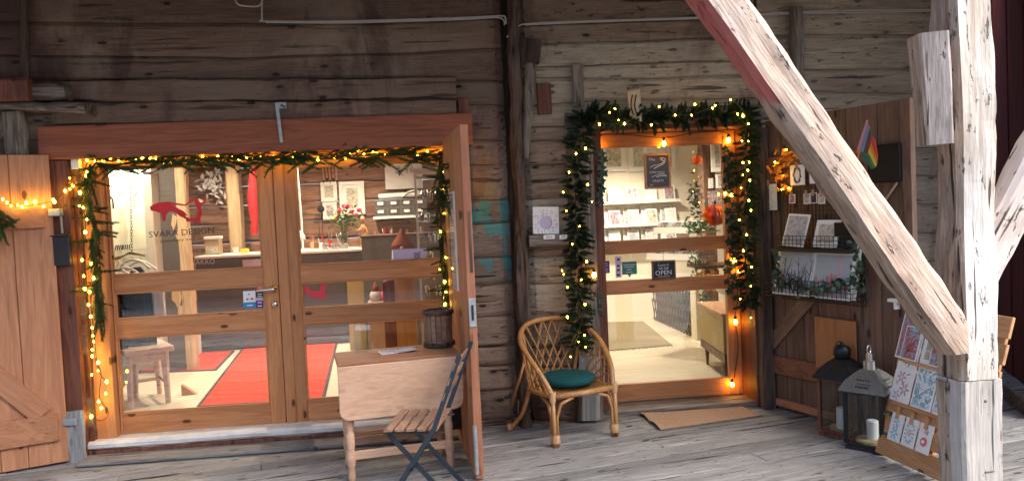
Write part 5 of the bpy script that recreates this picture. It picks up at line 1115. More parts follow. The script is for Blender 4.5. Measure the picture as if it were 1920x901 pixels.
def dcard(u, z, w_, h_, off, tilt, art, lab, border=.014, roll=0.0):
    t = thing('art_card', lab, 'card', tuple(D(u, z, off)))
    up_ = (V((0, 0, 1))*math.cos(tilt) - dn*math.sin(tilt)); ax = dd.copy(); nn = ax.cross(up_); 
    if nn.dot(dn) < 0: nn = -nn
    if roll: ax, up_ = ax*math.cos(roll)+up_*math.sin(roll), up_*math.cos(roll)-ax*math.sin(roll)
    c = D(u, z, off)+up_*(h_/2)
    MB().obox(c, ax, nn, up_, w_, .004, h_).build('sheet', 'paper', t)
    MB().obox(c+nn*.0028, ax, nn, up_, w_-2*border, .0012, h_-2*border).build('print', art, t)
    return t, c, ax, up_, nn
dcard(.46, 1.25, .20, .235, .14, .30, 'art_g', 'grey landscape clipboard card leaning left in the upper basket', roll=-.06)
dcard(.74, 1.25, .20, .19, .14, .30, 'art_c', 'sepia portrait card leaning right in the upper basket', .03)
tag(MB().obox(D(.87, 1.33, .09), dd, dn, (0, 0, 1), .13, .06, .17).build('dark_card_box', 'iron', bevel=.003), 'dark box beside the sepia card in the upper basket', 'box')
M['mist'] = plain('mist', (.40, .43, .46), .7, nz=.12, nsc=6); M['mist_pink'] = plain('mist_pink', (.40, .25, .25), .7, nz=.3, nsc=14)
t, c, ax, up_, nn = dcard(.46, .905, .34, .33, .17, .25, 'mist', 'large pale print of bare branches in the lower basket', .02)
mb = MB()
for i in range(22):
    a = rr.uniform(-.14, .14); p = c+ax*a-up_*.145+nn*.0042; h = rr.uniform(.08, .26); tip = p+up_*h+ax*rr.uniform(-.06, .06); mb.tube([p, p.lerp(tip, .5)+ax*rr.uniform(-.015, .015), tip], [.004, .003, .001], 4)
    for k in range(4): q = p.lerp(tip, rr.uniform(.35, .9)); mb.tube([q, q+up_*.035+ax*rr.uniform(-.04, .04)], [.002, .001], 4)
mb.build('branch_drawing', 'ink_dark', t)
dcard(.80, .905, .34, .37, .13, .22, 'paper', 'tall white sheet behind the town print in the lower basket')
t, c, ax, up_, nn = dcard(.79, .905, .34, .32, .17, .25, 'mist', 'large print of a pink and grey town in the lower basket', .02)
for q in range(9):
    u_ = -.13+.032*q; hh = rr.uniform(.07, .17) if q != 6 else .25; b0 = c+ax*u_-up_*.138+nn*.0036; w2 = .014; MB().prism([b0-ax*w2, b0+ax*w2, b0+ax*w2+up_*hh, b0+up_*(hh+.025), b0-ax*w2+up_*hh], nn*.0006).build('house_drawing', ['mist_pink', 'ink_pink', 'ink_grey', 'mist_pink', 'ink_red'][q % 5], t)
# clipboard with postcard
def hung(px0, py0, px1, py1, art, lab, m='paper', off=.055, border=.01):
    mx, my = (px0+px1)/2, (py0+py1)/2; a, b = DP(px0, my, off), DP(px1, my, off); z1, z0 = DP(mx, py0, off).z, DP(mx, py1, off).z
    w_ = (b-a).length; c = (a+b)/2; c.z = (z0+z1)/2; t = thing('art_card', lab, 'card', tuple(c))
    MB().obox(c, dd, dn, (0, 0, 1), w_, .004, z1-z0).build('sheet', m, t); MB().obox(c+dn*.003, dd, dn, (0, 0, 1), w_-2*border, .0015, z1-z0-2*border).build('print', art, t)
    MB().obox(c+dn*.008+V((0, 0, (z1-z0)/2)), dd, dn, (0, 0, 1), .014, .012, .045).build('peg', 'easel', t)
    return c, w_, z1-z0
hung(1427, 343, 1459, 396, 'art_b', 'postcard in a thin black frame at the left edge of the plank door', 'black', .03, .008)
c, w_, h_ = hung(1482, 309, 1509, 347, 'paper', 'white card with a floral emblem pegged at the top of the grid', 'paper')
mb = MB(); rr = random.Random(9)
for i in range(46): a = i*.5; r = .62; p = c+dn*.0045+dd*(math.cos(a)*w_*.28*(.6+.4*rr.random()))+V((0, 0, math.sin(a)*h_*.36)); mb.obox(p, dd, dn, (0, 0, 1), .012, .0006, .016, i % 3)
tag(mb.build('emblem', ['ink', 'art_d', 'greyblue'], None), 'wreath-like floral emblem printed on the topmost white card', 'print')
hung(1518, 312, 1530, 344, 'paper', 'white card half hidden by the brace at the top of the grid')
for i, (x0, y0, x1, y1, art, lab) in enumerate(((1480, 364, 1491, 381, 'art_e', 'small red tag card first from the left on the grid'), (1507, 363, 1519, 382, 'art_d', 'small pink tag card second from the left on the grid'), (1520, 361, 1532, 381, 'slate', 'small dark tag card third from the left on the grid'), (1534, 363, 1547, 382, 'art_c', 'small white tag card with a dark mark, rightmost on the grid'))): hung(x0, y0, x1, y1, art, lab, 'paper', .055, .006)
# orange leaf string with lights, eucalyptus
ol = thing('leaf_string', 'string of orange autumn leaves with small lights on the plank door', 'leaf garland', tuple(DP(1465, 330, .06))); mb = MB()
for i in range(70):
    cx, cy, s_ = ((1472, 290, 8), (1452, 312, 6), (1478, 296, 9), (1470, 352, 8), (1462, 330, 7))[i % 5]
    p = DP(rr.gauss(cx, s_), rr.gauss(cy, s_), .06+rr.random()*.05); a = V((rr.uniform(-1, 1), rr.uniform(-1, 1), rr.uniform(-1, 1))).normalized(); b = a.orthogonal().normalized(); s_ = .022
    mb.add([p-a*s_, p-a*.2*s_+b*s_, p+a*s_*1.2, p-a*.2*s_-b*s_, p+a.cross(b)*.006], [(0, 1, 4), (1, 2, 4), (2, 3, 4), (3, 0, 4)])
mb.build('leaves', 'orange', ol)
MB().tube(bez([DP(1480, 275, .06), DP(1462, 305, .06), DP(1470, 340, .07), DP(1466, 385, .06), DP(1470, 450, .06), DP(1472, 500, .06)], 5), .0025, 4).build('wire', 'wire_green', ol)
for px, py in ((1453, 304), (1471, 328), (1466, 355), (1479, 352), (1474, 280), (1490, 430)): MB().ball(DP(px, py, .09), .0055, 6).build('bulb', 'bulb', ol)
eu = thing('eucalyptus_garland', 'grey-green eucalyptus garland draped over the lower wire basket', 'garland', tuple(DP(1530, 540, .2))); mb = MB(); mb2 = MB()
cl = [(1450+160*i/95, 520+22*math.sin(i/95*math.pi)+rr.gauss(0, 8)) for i in range(95)] + [(1608+rr.gauss(0, 7), 500+rr.gauss(0, 20)) for i in range(22)] + [(1455+rr.gauss(0, 6), 500+rr.gauss(0, 18)) for i in range(14)] + [(1600+rr.gauss(0, 6), 458+rr.gauss(0, 7)) for i in range(6)]
for i, (px, py) in enumerate(cl):
    p = DP(px, py, .19+rr.uniform(-.03, .05)); a = V((rr.uniform(-1, 1), rr.uniform(-1, 1), rr.uniform(-1, 1))).normalized(); b = (dn*.7+V((rr.uniform(-1, 1), rr.uniform(-1, 1), rr.uniform(-1, 1)))).normalized(); a = (a-b*a.dot(b)).normalized(); e = a.cross(b); s_ = rr.uniform(.014, .026)
    tgt = mb if rr.random() < .75 else mb2
    tgt.add([p+(a*math.cos(q)+e*math.sin(q))*s_ for q in (0, 1.05, 2.1, 3.14, 4.2, 5.25)]+[p+b*.006], [(j, (j+1) % 6, 6) for j in range(6)])
mb.build('leaves', 'leaf', eu); mb2.build('leaves', 'euca', eu)
MB().tube(bez([DP(1450, 505, .2), DP(1500, 535, .21), DP(1560, 545, .21), DP(1608, 520, .2), DP(1606, 460, .1)], 5), .003, 4).build('stem', 'stem', eu)
# progress pride flag
fl = thing('pride_flag', 'small rainbow progress flag sticking out behind the brace', 'flag', tuple(DP(1625, 270, .25)))
Fp = lambda px, py, off=.30: DP(px, py, off)
MB().tube([Fp(1626, 226), Fp(1600, 330, .1)], .005, 6).build('pole', 'easel', fl)
def strip(q, m): MB().prism([Fp(*p) for p in q], dn*.002).build('stripe', m, fl)
M['f_pink'] = plain('f_pink', (.55, .25, .30), .8); M['f_blue'] = plain('f_blue', (.20, .23, .32), .8); M['f_brown'] = plain('f_brown', (.12, .06, .04), .8); M['f_red'] = plain('f_red', (.62, .05, .03), .8); M['f_or'] = plain('f_or', (.72, .20, .03), .8); M['f_ye'] = plain('f_ye', (.70, .48, .05), .8); M['f_gr'] = plain('f_gr', (.03, .14, .09), .8)
strip([(1624, 227), (1628, 231), (1612, 280), (1607, 280)], 'f_pink'); strip([(1628, 231), (1631, 241), (1619, 286), (1612, 282)], 'f_blue'); strip([(1631, 241), (1635, 250), (1626, 288), (1619, 286)], 'f_brown')
strip([(1608, 278), (1615, 283), (1611, 289), (1606, 285)], 'f_or'); strip([(1614, 283), (1627, 291), (1638, 316), (1634, 318), (1616, 294)], 'f_gr')
strip([(1636, 256), (1641, 262), (1646, 292), (1645, 298), (1634, 268)], 'f_red'); strip([(1635, 262), (1645, 297), (1644, 308), (1631, 276)], 'f_or'); strip([(1631, 276), (1644, 308), (1642, 313), (1628, 285)], 'f_ye'); strip([(1628, 285), (1642, 313), (1637, 316), (1626, 291)], 'leaf_light')
# ================================================================== LANTERNS
def lantern(name, cpx, cpy, ang, w_, h_, body, roofm, lab, cap, cand):
    c = onZ(cpx, cpy, 0); t = thing(name, lab, 'lantern', (c.x, c.y, 0), rad(ang)); b = w_/2
    MB().box(-b, b, -b, b, 0, .025).box(-b+.01, b-.01, -b+.01, b-.01, .025, .04).build('base', 'black' if body == 'iron' else body, t, bevel=.003, local=True)
    for sx in (-1, 1):
        for sy in (-1, 1): MB().box(sx*b*.94-.011, sx*b*.94+.011, sy*b*.94-.011, sy*b*.94+.011, .04, h_).build('corner_bar', body, t, local=True)
    for sx, sy in ((1, 0), (-1, 0), (0, 1), (0, -1)):
        x, y = sx*b*.93, sy*b*.93; e = b*.85
        MB().box(x-(.0015 if sx else e), x+(.0015 if sx else e), y-(.0015 if sy else e), y+(.0015 if sy else e), .045, h_-.005).build('pane', 'lanternglass', t, local=True)
    MB().box(-b, b, -b, b, h_, h_+.012).build('top_frame', body, t, local=True)
    rr_ = [(b*1.22, h_+.012), (b*1.2, h_+.022), (b*.95, h_+.075), (b*.62, h_+.115), (b*.36, h_+.14)]; mb = MB(); vs = []
    for r, z in rr_: vs += [(-r, -r, z), (r, -r, z), (r, r, z), (-r, r, z)]
    n = len(rr_); mb.add(vs, [(i*4+j, i*4+(j+1) % 4, i*4+4+(j+1) % 4, i*4+4+j) for i in range(n-1) for j in range(4)]+[(0, 1, 2, 3), (4*n-4, 4*n-3, 4*n-2, 4*n-1)])
    rf = mb.build('roof', roofm, t, local=True)
    if cap == 'ring':
        for sx, sy in ((1, 0), (-1, 0), (0, 1), (0, -1)):
            mb = MB()
            for i in range(-2, 3):
                for k in range(3):
                    a = (i+.5*(k % 2))*.017; r = b*(1.06-.11*k); z = h_+.045+.018*k; p = V((sx*r, sy*r, z)) if True else None; tn = V((-sy, sx, 0)); nn = V((sx*.75, sy*.75, .66)).normalized(); mb.obox(p+tn*a+nn*.004, tn, nn, tn.cross(nn), .011, .004, .012)
            mb.build('vent_holes', 'black', rf, local=True)
        MB().lathe([(b*.30, h_+.14), (b*.28, h_+.19), (b*.16, h_+.20), (b*.16, h_+.235), (b*.05, h_+.245)], 12).build('chimney', 'metal', t, local=True)
        MB().tube([(.028*math.cos(a*.5236), 0, h_+.262+.028*math.sin(a*.5236)) for a in range(12)], .004, 6, closed=True).build('ring', 'metal', t, local=True)
    else:
        MB().lathe([(b*.42, h_+.13), (b*.42, h_+.155), (b*.50, h_+.165), (b*.50, h_+.195), (b*.42, h_+.215), (b*.2, h_+.23), (b*.08, h_+.235), (b*.08, h_+.25)], 14).build('chimney', 'iron', t, local=True, smooth=True)
        MB().tube([(.05*math.cos(a*.5236), .02, h_+.20+.05*math.sin(a*.5236)) for a in range(12)], .004, 6, closed=True).build('ring', 'iron', t, local=True)
    MB().lathe([(b*.8, .041), (b*.75, .055), (b*.3, .06)], 12).build('straw_bed', 'straw', t, local=True)
    r, ch, ox = cand; cw = WM[t.name] @ V((ox, -.01, 0))
    tag(MB().lathe([(r, .056), (r, .056+ch-.006), (r*.9, .056+ch), (r*.15, .056+ch-.006)], 16, (cw.x, cw.y, 0)).tube([(cw.x, cw.y, .05+ch), (cw.x+.003, cw.y, .066+ch)], .002, 5).build('candle', 'candle', smooth=False), 'white pillar candle inside the '+('front lantern with the pierced grey roof' if cap == 'ring' else 'rear black lantern'), 'candle')
lantern('lantern', 1634, 838, 38, .235, .36, 'iron', 'greymetal', 'front lantern with a pierced grey roof and metal ring beside the card stand', 'ring', (.035, .12, .0))
lantern('lantern', 1583, 814, 32, .23, .375, 'redbrown_z', 'iron', 'rear lantern with wooden frame and black domed roof', 'dome', (.033, .14, -.045))
# ================================================================== LEANING CARD STAND
e0 = onZ(1643, 852, .0)+V((0, 0, .02)); ed = V((.045, -.533, 0)).normalized(); en = V((ed.y, -ed.x, 0))
if en.x > 0: en = -en
tl = rad(17); eu_ = V((0, 0, 1))*math.cos(tl) - en*math.sin(tl); ef = (en*math.cos(tl) + V((0, 0, 1))*math.sin(tl)).normalized()
def E(u, v, off=0.0): return e0+ed*u+eu_*v+ef*off
es = thing('card_stand', 'leaning pallet-wood stand of prints in front of the lanterns', 'display stand', tuple(e0)); EL = .76
vs_ = [(0, .115), (.135, .235), (.262, .375), (.40, .52), (.545, .655), (.69, .80), (.83, .945)]
for i, (a, b) in enumerate(vs_): MB().obox(E(EL/2+.004*(i % 2), (a+b)/2, 0), ed, ef, eu_, EL, .02, b-a).build('slat', 'easel', es, bevel=.003)
for u in (.08, .40, .70): MB().obox(E(u, .47, -.022), ed, ef, eu_, .05, .02, .94).build('upright', 'easel', es, bevel=.003)
for v_ in (.325, .58): MB().obox(E(EL/2+.03, v_, .022), ed, ef, eu_, EL-.1, .024, .018).build('ledge', 'easel', es, bevel=.002)
MB().obox(E(.5, .40, -.25)+V((0, 0, -.15)), ed, ef, (0, 0, 1), .06, .02, .8).build('prop', 'easel', es)
def ecard(u, v, w_, h_, art, lab, off=.016, border=.012, motif=None, roll=0.0):
    t = thing('art_card', lab, 'card', tuple(E(u, v, off)))
    ax, up_ = ed*math.cos(roll)+eu_*math.sin(roll), eu_*math.cos(roll)-ed*math.sin(roll)
    c = E(u, v, off)+up_*(h_/2)+ax*(w_/2); MB().obox(c, ax, ef, up_, w_, .004, h_).build('sheet', 'paper', t)
    if art: MB().obox(c+ef*.0028, ax, ef, up_, w_-2*border, .0012, h_-2*border).build('print', art, t)
    if motif: 
        for mi, (m, shapes) in enumerate(motif.items()):
            mb = MB()
            for (a, b, r, s_, ang) in shapes:
                p = c+ax*(a*w_)+up_*(b*h_)+ef*(.0030+.0005*mi); q1, q2 = ax*math.cos(ang)+up_*math.sin(ang), up_*math.cos(ang)-ax*math.sin(ang)
                mb.prism([p+q1*(r*w_*math.cos(x*.785))+q2*(r*s_*w_*math.sin(x*.785)) for x in range(8)], ef*.0004)
            mb.build('motif', m, t)
    return t
M['ink_blue'] = plain('ink_blue', (.25, .55, .72), .7, nz=.4, nsc=60); M['ink_red'] = plain('ink_red', (.70, .16, .17), .7, nz=.4, nsc=60); M['ink_pink'] = plain('ink_pink', (.55, .36, .40), .7, nz=.4, nsc=60); M['ink_green'] = plain('ink_green', (.32, .50, .46), .7, nz=.4, nsc=60); M['ink_grey'] = plain('ink_grey', (.30, .32, .35), .7, nz=.4, nsc=60)
def flower(x, y, r, n, a0=0): return [(x+r*math.cos(a0+i*6.283/n), y+.7*r*math.sin(a0+i*6.283/n), r*.75, .45, a0+i*6.283/n) for i in range(n)]
# top row: big colourful prints
ecard(-.015, .592, .20, .30, 'art_e', 'tall purple and red print at the back of the top row', .018)
ecard(.045, .592, .135, .205, 'art_e', 'front print with a big red heart shape in the top row', .030, .008, motif={'ink_red': [(0, -.14, .27, .75, .5)], 'ink_blue': [(.08, .40, .2, .5, .0)]})
ecard(.20, .592, .20, .26, 'art_c', 'wide white bordered print behind the others in the top row', .018, .03)
ecard(.285, .592, .15, .18, 'art_e', 'dark print with pink shapes in the top row beside the post', .030, .008)
# middle row
ecard(.035, .337, .165, .24, None, 'white botanical print with pale blossoms in the middle row', .026, motif={'ink_pink': flower(-.12, .12, .14, 6)+flower(.14, -.16, .15, 6)+flower(-.18, -.35, .12, 5), 'ink_grey': [(.1, .45, .12, .25, 1.0), (-.1, .5, .12, .25, 2.0), (.2, .22, .12, .22, .4), (-.28, -.05, .1, .25, 2.2), (.02, -.02, .1, .2, .8)]})
ecard(.215, .337, .165, .24, 'art_f', 'blue harbour town print in the middle row', .026)
ecard(.39, .337, .16, .24, 'art_f', 'blue-green print in the middle row half behind the post', .026)
# pegged row
for i, (u, lab, mo) in enumerate(((.085, 'white card with a blue flower pegged on the low row', {'ink_blue': flower(-.02, -.22, .2, 6)+flower(-.05, .25, .16, 5), 'ink_grey': [(.1, .05, .14, .3, 1.2), (-.15, .02, .12, .25, 2.2)]}), (.205, 'white card with an oval green wreath pegged on the low row', {'ink_green': [(math.cos(a)*.3, math.sin(a)*.34, .10, .5, a) for a in [k*.42 for k in range(15)]], 'ink_pink': flower(0, 0, .12, 6)}), (.325, 'white card with a red pomegranate pegged on the low row', {'ink_red': [(0, -.12, .27, .95, 0), (.12, .18, .10, .5, 1)], 'paper': [(-.05, -.12, .13, .7, .3)], 'ink_pink': flower(.05, .26, .12, 5)}))):
    ecard(u, .105, .105, .165, None, lab, .018, motif=mo, roll=.0)
    MB().obox(E(u+.052, .275, .026), ed, ef, eu_, .016, .016, .07).build('peg', 'easel', es)
# ================================================================== RATTAN CHAIR
cF = (onZ(1038, 838)+onZ(1153, 815))/2; aR = onZ(1153, 815)-onZ(1038, 838); ang = math.atan2(aR.y, aR.x)
back = V((-math.sin(ang), math.cos(ang), 0)); cc = cF + back*.25; chair = thing('rattan_chair', 'honey coloured rattan barrel chair beside the glazed door', 'chair', (cc.x, cc.y, 0), ang)
HW = aR.length/2
SZ = .335
hoop = [(-HW+.01, -.26, SZ), (-HW-.03, -.19, SZ+.13), (-HW-.06, -.06, SZ+.25), (-HW-.05, .08, SZ+.345), (-HW+.05, .185, SZ+.43), (0, .225, SZ+.455), (HW-.05, .185, SZ+.43), (HW+.05, .08, SZ+.345), (HW+.06, -.06, SZ+.25), (HW+.03, -.19, SZ+.13), (HW-.01, -.26, SZ)]
hb = bez(hoop, 6); MB().tube(hb, .0185, 8).build('arm_hoop', 'rattan', chair, smooth=True, local=True)
ring = [(-HW+.01, -.26, SZ), (-HW-.01, 0, SZ), (-HW+.05, .15, SZ), (0, .20, SZ), (HW-.05, .15, SZ), (HW+.01, 0, SZ), (HW-.01, -.26, SZ)]
rg_ = bez(ring, 6); MB().tube(rg_, .014, 8).build('seat_ring', 'rattan', chair, smooth=True, local=True)
MB().tube([(-HW, -.26, SZ+.005), (0, -.285, SZ+.005), (HW, -.26, SZ+.005)], .02, 8).build('front_rail', 'rattan', chair, smooth=True, local=True)
mb = MB()
for i in range(16): x = -HW+.03+(2*HW-.06)*i/15; mb.tube([(x, -.26, SZ+.004), (x, .18-.25*abs(x)**2/HW, SZ+.004)], .009, 5)
mb.build('seat_canes', 'rattan', chair, local=True)
def at_t(c, t): f = t*(len(c)-1); i = min(len(c)-2, int(f)); return c[i].lerp(c[i+1], f-i)
def lat(t0, t1, n, sk, name):
    for s_ in (1, -1):
        for i in range(n+1):
            a = t0+(t1-t0)*i/n; b = a+sk*s_
            if not (t0-.001 <= b <= t1+.001):
                continue
            mid = (at_t(rg_, a)+at_t(hb, b))/2; MB().tube([at_t(rg_, a)+V((0, 0, .006*s_)), mid+V((0, .004*s_, 0)), at_t(hb, b)], .0062, 5).build('lattice_cane', 'rattan', chair, local=True)
lat(.05, .36, 7, .10, 'side'); lat(.36, .64, 7, .12, 'back'); lat(.64, .95, 7, .10, 'side')
for t in (.36, .64): MB().tube([at_t(rg_, t), at_t(hb, t)], .013, 7).build('back_post', 'rattan', chair, local=True)
for sx in (-1, 1):
    x = sx*(HW-.0)
    lg = MB().tube([(x, -.27, 0), (x*1.0, -.265, SZ)], .016, 8).tube([(x-sx*.028, -.265, .0), (x-sx*.028, -.265, .20), (x-sx*.06, -.27, .29), (x-sx*.15, -.275, SZ-.015)], .0115, 7).tube([(x, -.24, .0), (x, -.235, .2), (x, -.2, .28), (x, -.1, SZ-.015)], .0115, 7).build('front_leg', 'rattan', chair, smooth=True, local=True)
    MB().lathe([(.030, .03), (.032, .04), (.032, .075), (.030, .085)], 10, (x-sx*.012, -.262, 0)).build('binding', 'wrap', lg, local=True); MB().lathe([(.021, SZ-.03), (.024, SZ), (.022, SZ+.04)], 10, (x, -.263, 0)).build('binding', 'wrap', lg, local=True)
    b0 = (-HW-.075, .29, 0) if sx < 0 else (HW+.01, .24, 0)
    lg = MB().tube(bez([b0, (sx*(HW-.0), .20, .13), (sx*(HW-.03), .13, SZ-.02)], 5), .0155, 8).tube([(b0[0]+.03, b0[1], .16), (sx*(HW-.02), .15, SZ+.2)], .011, 7).build('rear_leg', 'rattan', chair, smooth=True, local=True)
    MB().lathe([(.018, .01), (.019, .03), (.018, .05)], 10, (b0[0]*.985, b0[1]-.01, 0)).build('binding', 'wrap', lg, local=True)
# cushion
cM = WM[chair.name]; mb = MB(); n, k = 26, 8; vs = []
for i in range(k+1):
    q = math.pi*i/k
    for j in range(n):
        a = 2*math.pi*j/n; r = math.sin(q)**.6; pk = .016*math.sin(a*11+.6*math.sin(a*3))*math.sin(q)*(1-math.sin(q)) ; c_ = -math.cos(q)
        z = .043*math.copysign(abs(c_)**.8, c_) - (.02*(1-r)**2 if c_ > 0 else 0) + pk
        vs.append(cM @ V((math.cos(a)*r*(HW-.045), -.045+math.sin(a)*r*.195, SZ+.062+z)))
mb.add(vs, [(i*n+j, i*n+(j+1) % n, (i+1)*n+(j+1) % n, (i+1)*n+j) for i in range(k) for j in range(n)])
tag(mb.build('cushion', 'cushion', smooth=True), 'teal corduroy round cushion on the rattan chair', 'cushion')
# grey post base behind the chair
stick('grey_block', (1104, 668), (1106, 786), -.06, .15, .05, 'grey_block', 'grey painted block at the foot of the door jamb behind the rattan chair', 'block', 91, .004)
# doormat
P4 = [onZ(*q, .004) for q in ((1238, 807), (1428, 780), (1368, 753), (1190, 769))]; mb = MB(); n, k = 16, 10; vs = []
for i in range(n+1):
    for j in range(k+1):
        a = P4[0].lerp(P4[1], i/n); b = P4[3].lerp(P4[2], i/n); p = a.lerp(b, j/k); lift = .018*max(0, 1-i/4)**2*abs(math.sin(j*.8)) + .014*max(0, (j-7)/3)*abs(math.sin(i*.75)); vs += [p+V((0, 0, .004+lift)), p+V((0, 0, .012+lift))]
idx = lambda i, j, s_: (i*(k+1)+j)*2+s_
fs = [(idx(i, j, s_), idx(i+1, j, s_), idx(i+1, j+1, s_), idx(i, j+1, s_)) for i in range(n) for j in range(k) for s_ in (0, 1)]
fs += [(idx(i, j, 0), idx(i+1, j, 0), idx(i+1, j, 1), idx(i, j, 1)) for i in range(n) for j in (0, k)] + [(idx(i, j, 0), idx(i, j+1, 0), idx(i, j+1, 1), idx(i, j, 1)) for j in range(k) for i in (0, n)]
tag(mb.add(vs, fs).build('doormat', 'coir', smooth=False), 'tan coir doormat with curled edges in front of the single glazed door', 'doormat')
# ================================================================== DROP-LEAF TABLE
tz = .735; TF0, TF1 = onZ(632, 683, tz), onZ(866, 661, tz); td = (TF1-TF0); td.z = 0; TW = td.length; td.normalize(); tn_ = V((-td.y, td.x, 0)); TD = .42
tb = thing('drop_leaf_table', 'light pine drop-leaf table with turned legs in front of the doors', 'table', tuple(TF0+tn_*.2+td*(TW/2)-V((0, 0, tz))))
def T(u, v, z): return V((TF0.x, TF0.y, 0))+td*u+tn_*v+V((0, 0, z))
MB().obox(T(TW/2, TD/2+.01, tz-.012), td, tn_, (0, 0, 1), TW, TD, .024).build('top', 'table_top', tb, bevel=.004)
lh = .33; r_ = .06; arc = []
for (cx, cz, a0) in ((r_, -lh+r_, 180), (TW-r_, -lh+r_, 270)):
    for i in range(6): a = rad(a0+90*i/5); arc.append((cx+r_*math.cos(a), cz+r_*math.sin(a)))
prof = [(0, -.0)]+arc+[(TW, -.0)]
MB().prism([T(u, -.014+.03*(-v)/lh, tz-.016+v) for u, v in prof], tn_*.02).build('leaf', 'table', tb, bevel=.004)
for u in (.12, TW-.12): MB().obox(T(u, .005, tz-.028), td, tn_, (0, 0, 1), .05, .03, .006).build('hinge', 'iron', tb)
tprof = [(.018, 0), (.024, .03), (.02, .09), (.028, .12), (.03, .16), (.022, .20), (.026, .23), (.026, .29), (.02, .31), (.029, .36), (.031, .42), (.024, .47), (.028, .50), (.028, tz-.03)]
def leg(u, v): q = T(u, v, 0); MB().lathe(tprof, 12, q).build('leg', 'table', tb, smooth=True)
lu0, lu1 = (onZ(661, 903)-TF0).dot(td), (onZ(846, 880)-TF0).dot(td)
lv = (onZ(661, 903)-TF0).dot(tn_)
for u in (lu0, lu1):
    for v_ in (lv, TD-.03): leg(u, v_)
for v_ in (lv, TD-.03): MB().obox(T((lu0+lu1)/2, v_, .16), td, tn_, (0, 0, 1), lu1-lu0-.03, .022, .05).build('stretcher', 'table', tb, bevel=.003); MB().obox(T((lu0+lu1)/2, v_+(.0 if v_ > .2 else .012), tz-.075), td, tn_, (0, 0, 1), lu1-lu0, .018, .09).build('apron', 'table', tb)
MB().obox(T((lu0+lu1)/2, TD/2, .265), td, tn_, (0, 0, 1), lu1-lu0, .10, .02).build('shelf_rail', 'table_top', tb, bevel=.003)
# on the table
q = onZ(745, 659, tz); lfz = thing('leaflet', 'open grey printed leaflet lying on the table', 'leaflet', (q.x, q.y, tz)); 
MB().obox(q+V((-.04, 0, .003)), V((.97, .25, 0)), V((-.25, .97, 0)), (0, 0, 1), .14, .12, .003).build('sheet', 'paper', lfz); MB().obox(q+V((-.04, 0, .0052)), V((.97, .25, 0)), V((-.25, .97, 0)), (0, 0, 1), .125, .105, .0012).build('print', 'art_g', lfz); MB().obox(q+V((.05, .01, .009)), V((.95, .3, .06)), V((-.3, .95, 0)), V((-.05, 0, 1)), .12, .12, .003).build('sheet', 'art_g', lfz)
q = onZ(683, 657, tz+.0); ac = thing('leaflet_holder', 'clear acrylic leaflet holder standing at the back of the table', 'holder', (q.x, q.y-.03, tz))
q = V((q.x, q.y-.04, tz)); w_ = .135
up_ = V((-.02, .25, .97)).normalized(); MB().obox(q+up_*.085+V((0, 0, .002)), (1, 0, 0), up_.cross(V((1, 0, 0))), up_, w_*.75, .004, .17).build('back_plate', 'acrylic', ac, bevel=.001)
MB().obox(q+V((0, -.03, .035)), (1, 0, 0), (0, .97, -.2), (0, .2, .97), w_*.85, .004, .07).build('pocket', 'acrylic', ac)
for s_ in (-1, 1): MB().tube([q+V((s_*w_*.38, 0, .17)), q+V((s_*w_*.42, -.01, .07)), q+V((s_*w_*.5, -.03, .003))], .0025, 5).build('edge', 'acrylic', ac)
q = onZ(824, 648, tz); bk = thing('stave_bucket', 'brown stave bucket bound with dark twine on the table', 'bucket', (q.x, q.y, tz)); R_, BH = .085, .235
for i in range(16):
    a = 2*math.pi*i/16; d_ = V((math.cos(a), math.sin(a), 0)); MB().beam(V((q.x, q.y, tz+.012))+d_*R_*.95, V((q.x, q.y, tz+BH-.01))+d_*R_, .030, .012, d_).build('stave', 'slat', bk, bevel=.002)
MB().lathe([(R_*.9, tz+.002), (R_*.9, tz+BH-.03)], 16, (q.x, q.y, 0)).build('core', 'plankdoor', bk)
for z in (tz+.012, tz+.024, tz+BH-.018, tz+BH-.006): MB().tube([(q.x+(R_+.011)*math.cos(a*.3927), q.y+(R_+.011)*math.sin(a*.3927), z+.002*math.sin(a*3)) for a in range(16)], .009, 6, closed=True).build('twine', 'dark_post', bk)
q = onY(858, 800, -.5); tag(MB().box(q.x-.06, q.x+.06, -.45, -.25, .13, .42).build('black_bag', 'black', bevel=.02), 'black bag hanging under the right end of the table', 'bag')
MB_ = None
# ================================================================== FOLDING CHAIR
fz_ = .45; fA, fB, fC, fD = onZ(716, 801, fz_), onZ(752, 763, fz_), onZ(852, 766, fz_), onZ(816, 806, fz_)
fc = (fA+fB+fC+fD)/4; fx = ((fD-fA)+(fC-fB)); fx = V((.98, -.2, 0)).normalized(); fy = V((-fx.y, fx.x, 0)); SWd = abs((fB-fA).dot(fy)); SDp = abs((fD-fA).dot(fx)); SWd = max(.36, min(.42, SWd)); SDp = max(.30, min(.38, SDp))
fch = thing('folding_chair', 'folding bistro chair with brown slats and blue-black steel frame', 'chair', (fc.x, fc.y, 0), math.atan2(fx.y, fx.x))
for i in range(5):
    x = -SDp/2+SDp*(i+.5)/5; MB().box(x-SDp/10+.007, x+SDp/10-.007, -SWd/2, SWd/2, fz_-.018, fz_).build('seat_slat', 'slat_y', fch, bevel=.003, local=True) if 'slat_y' in M else None
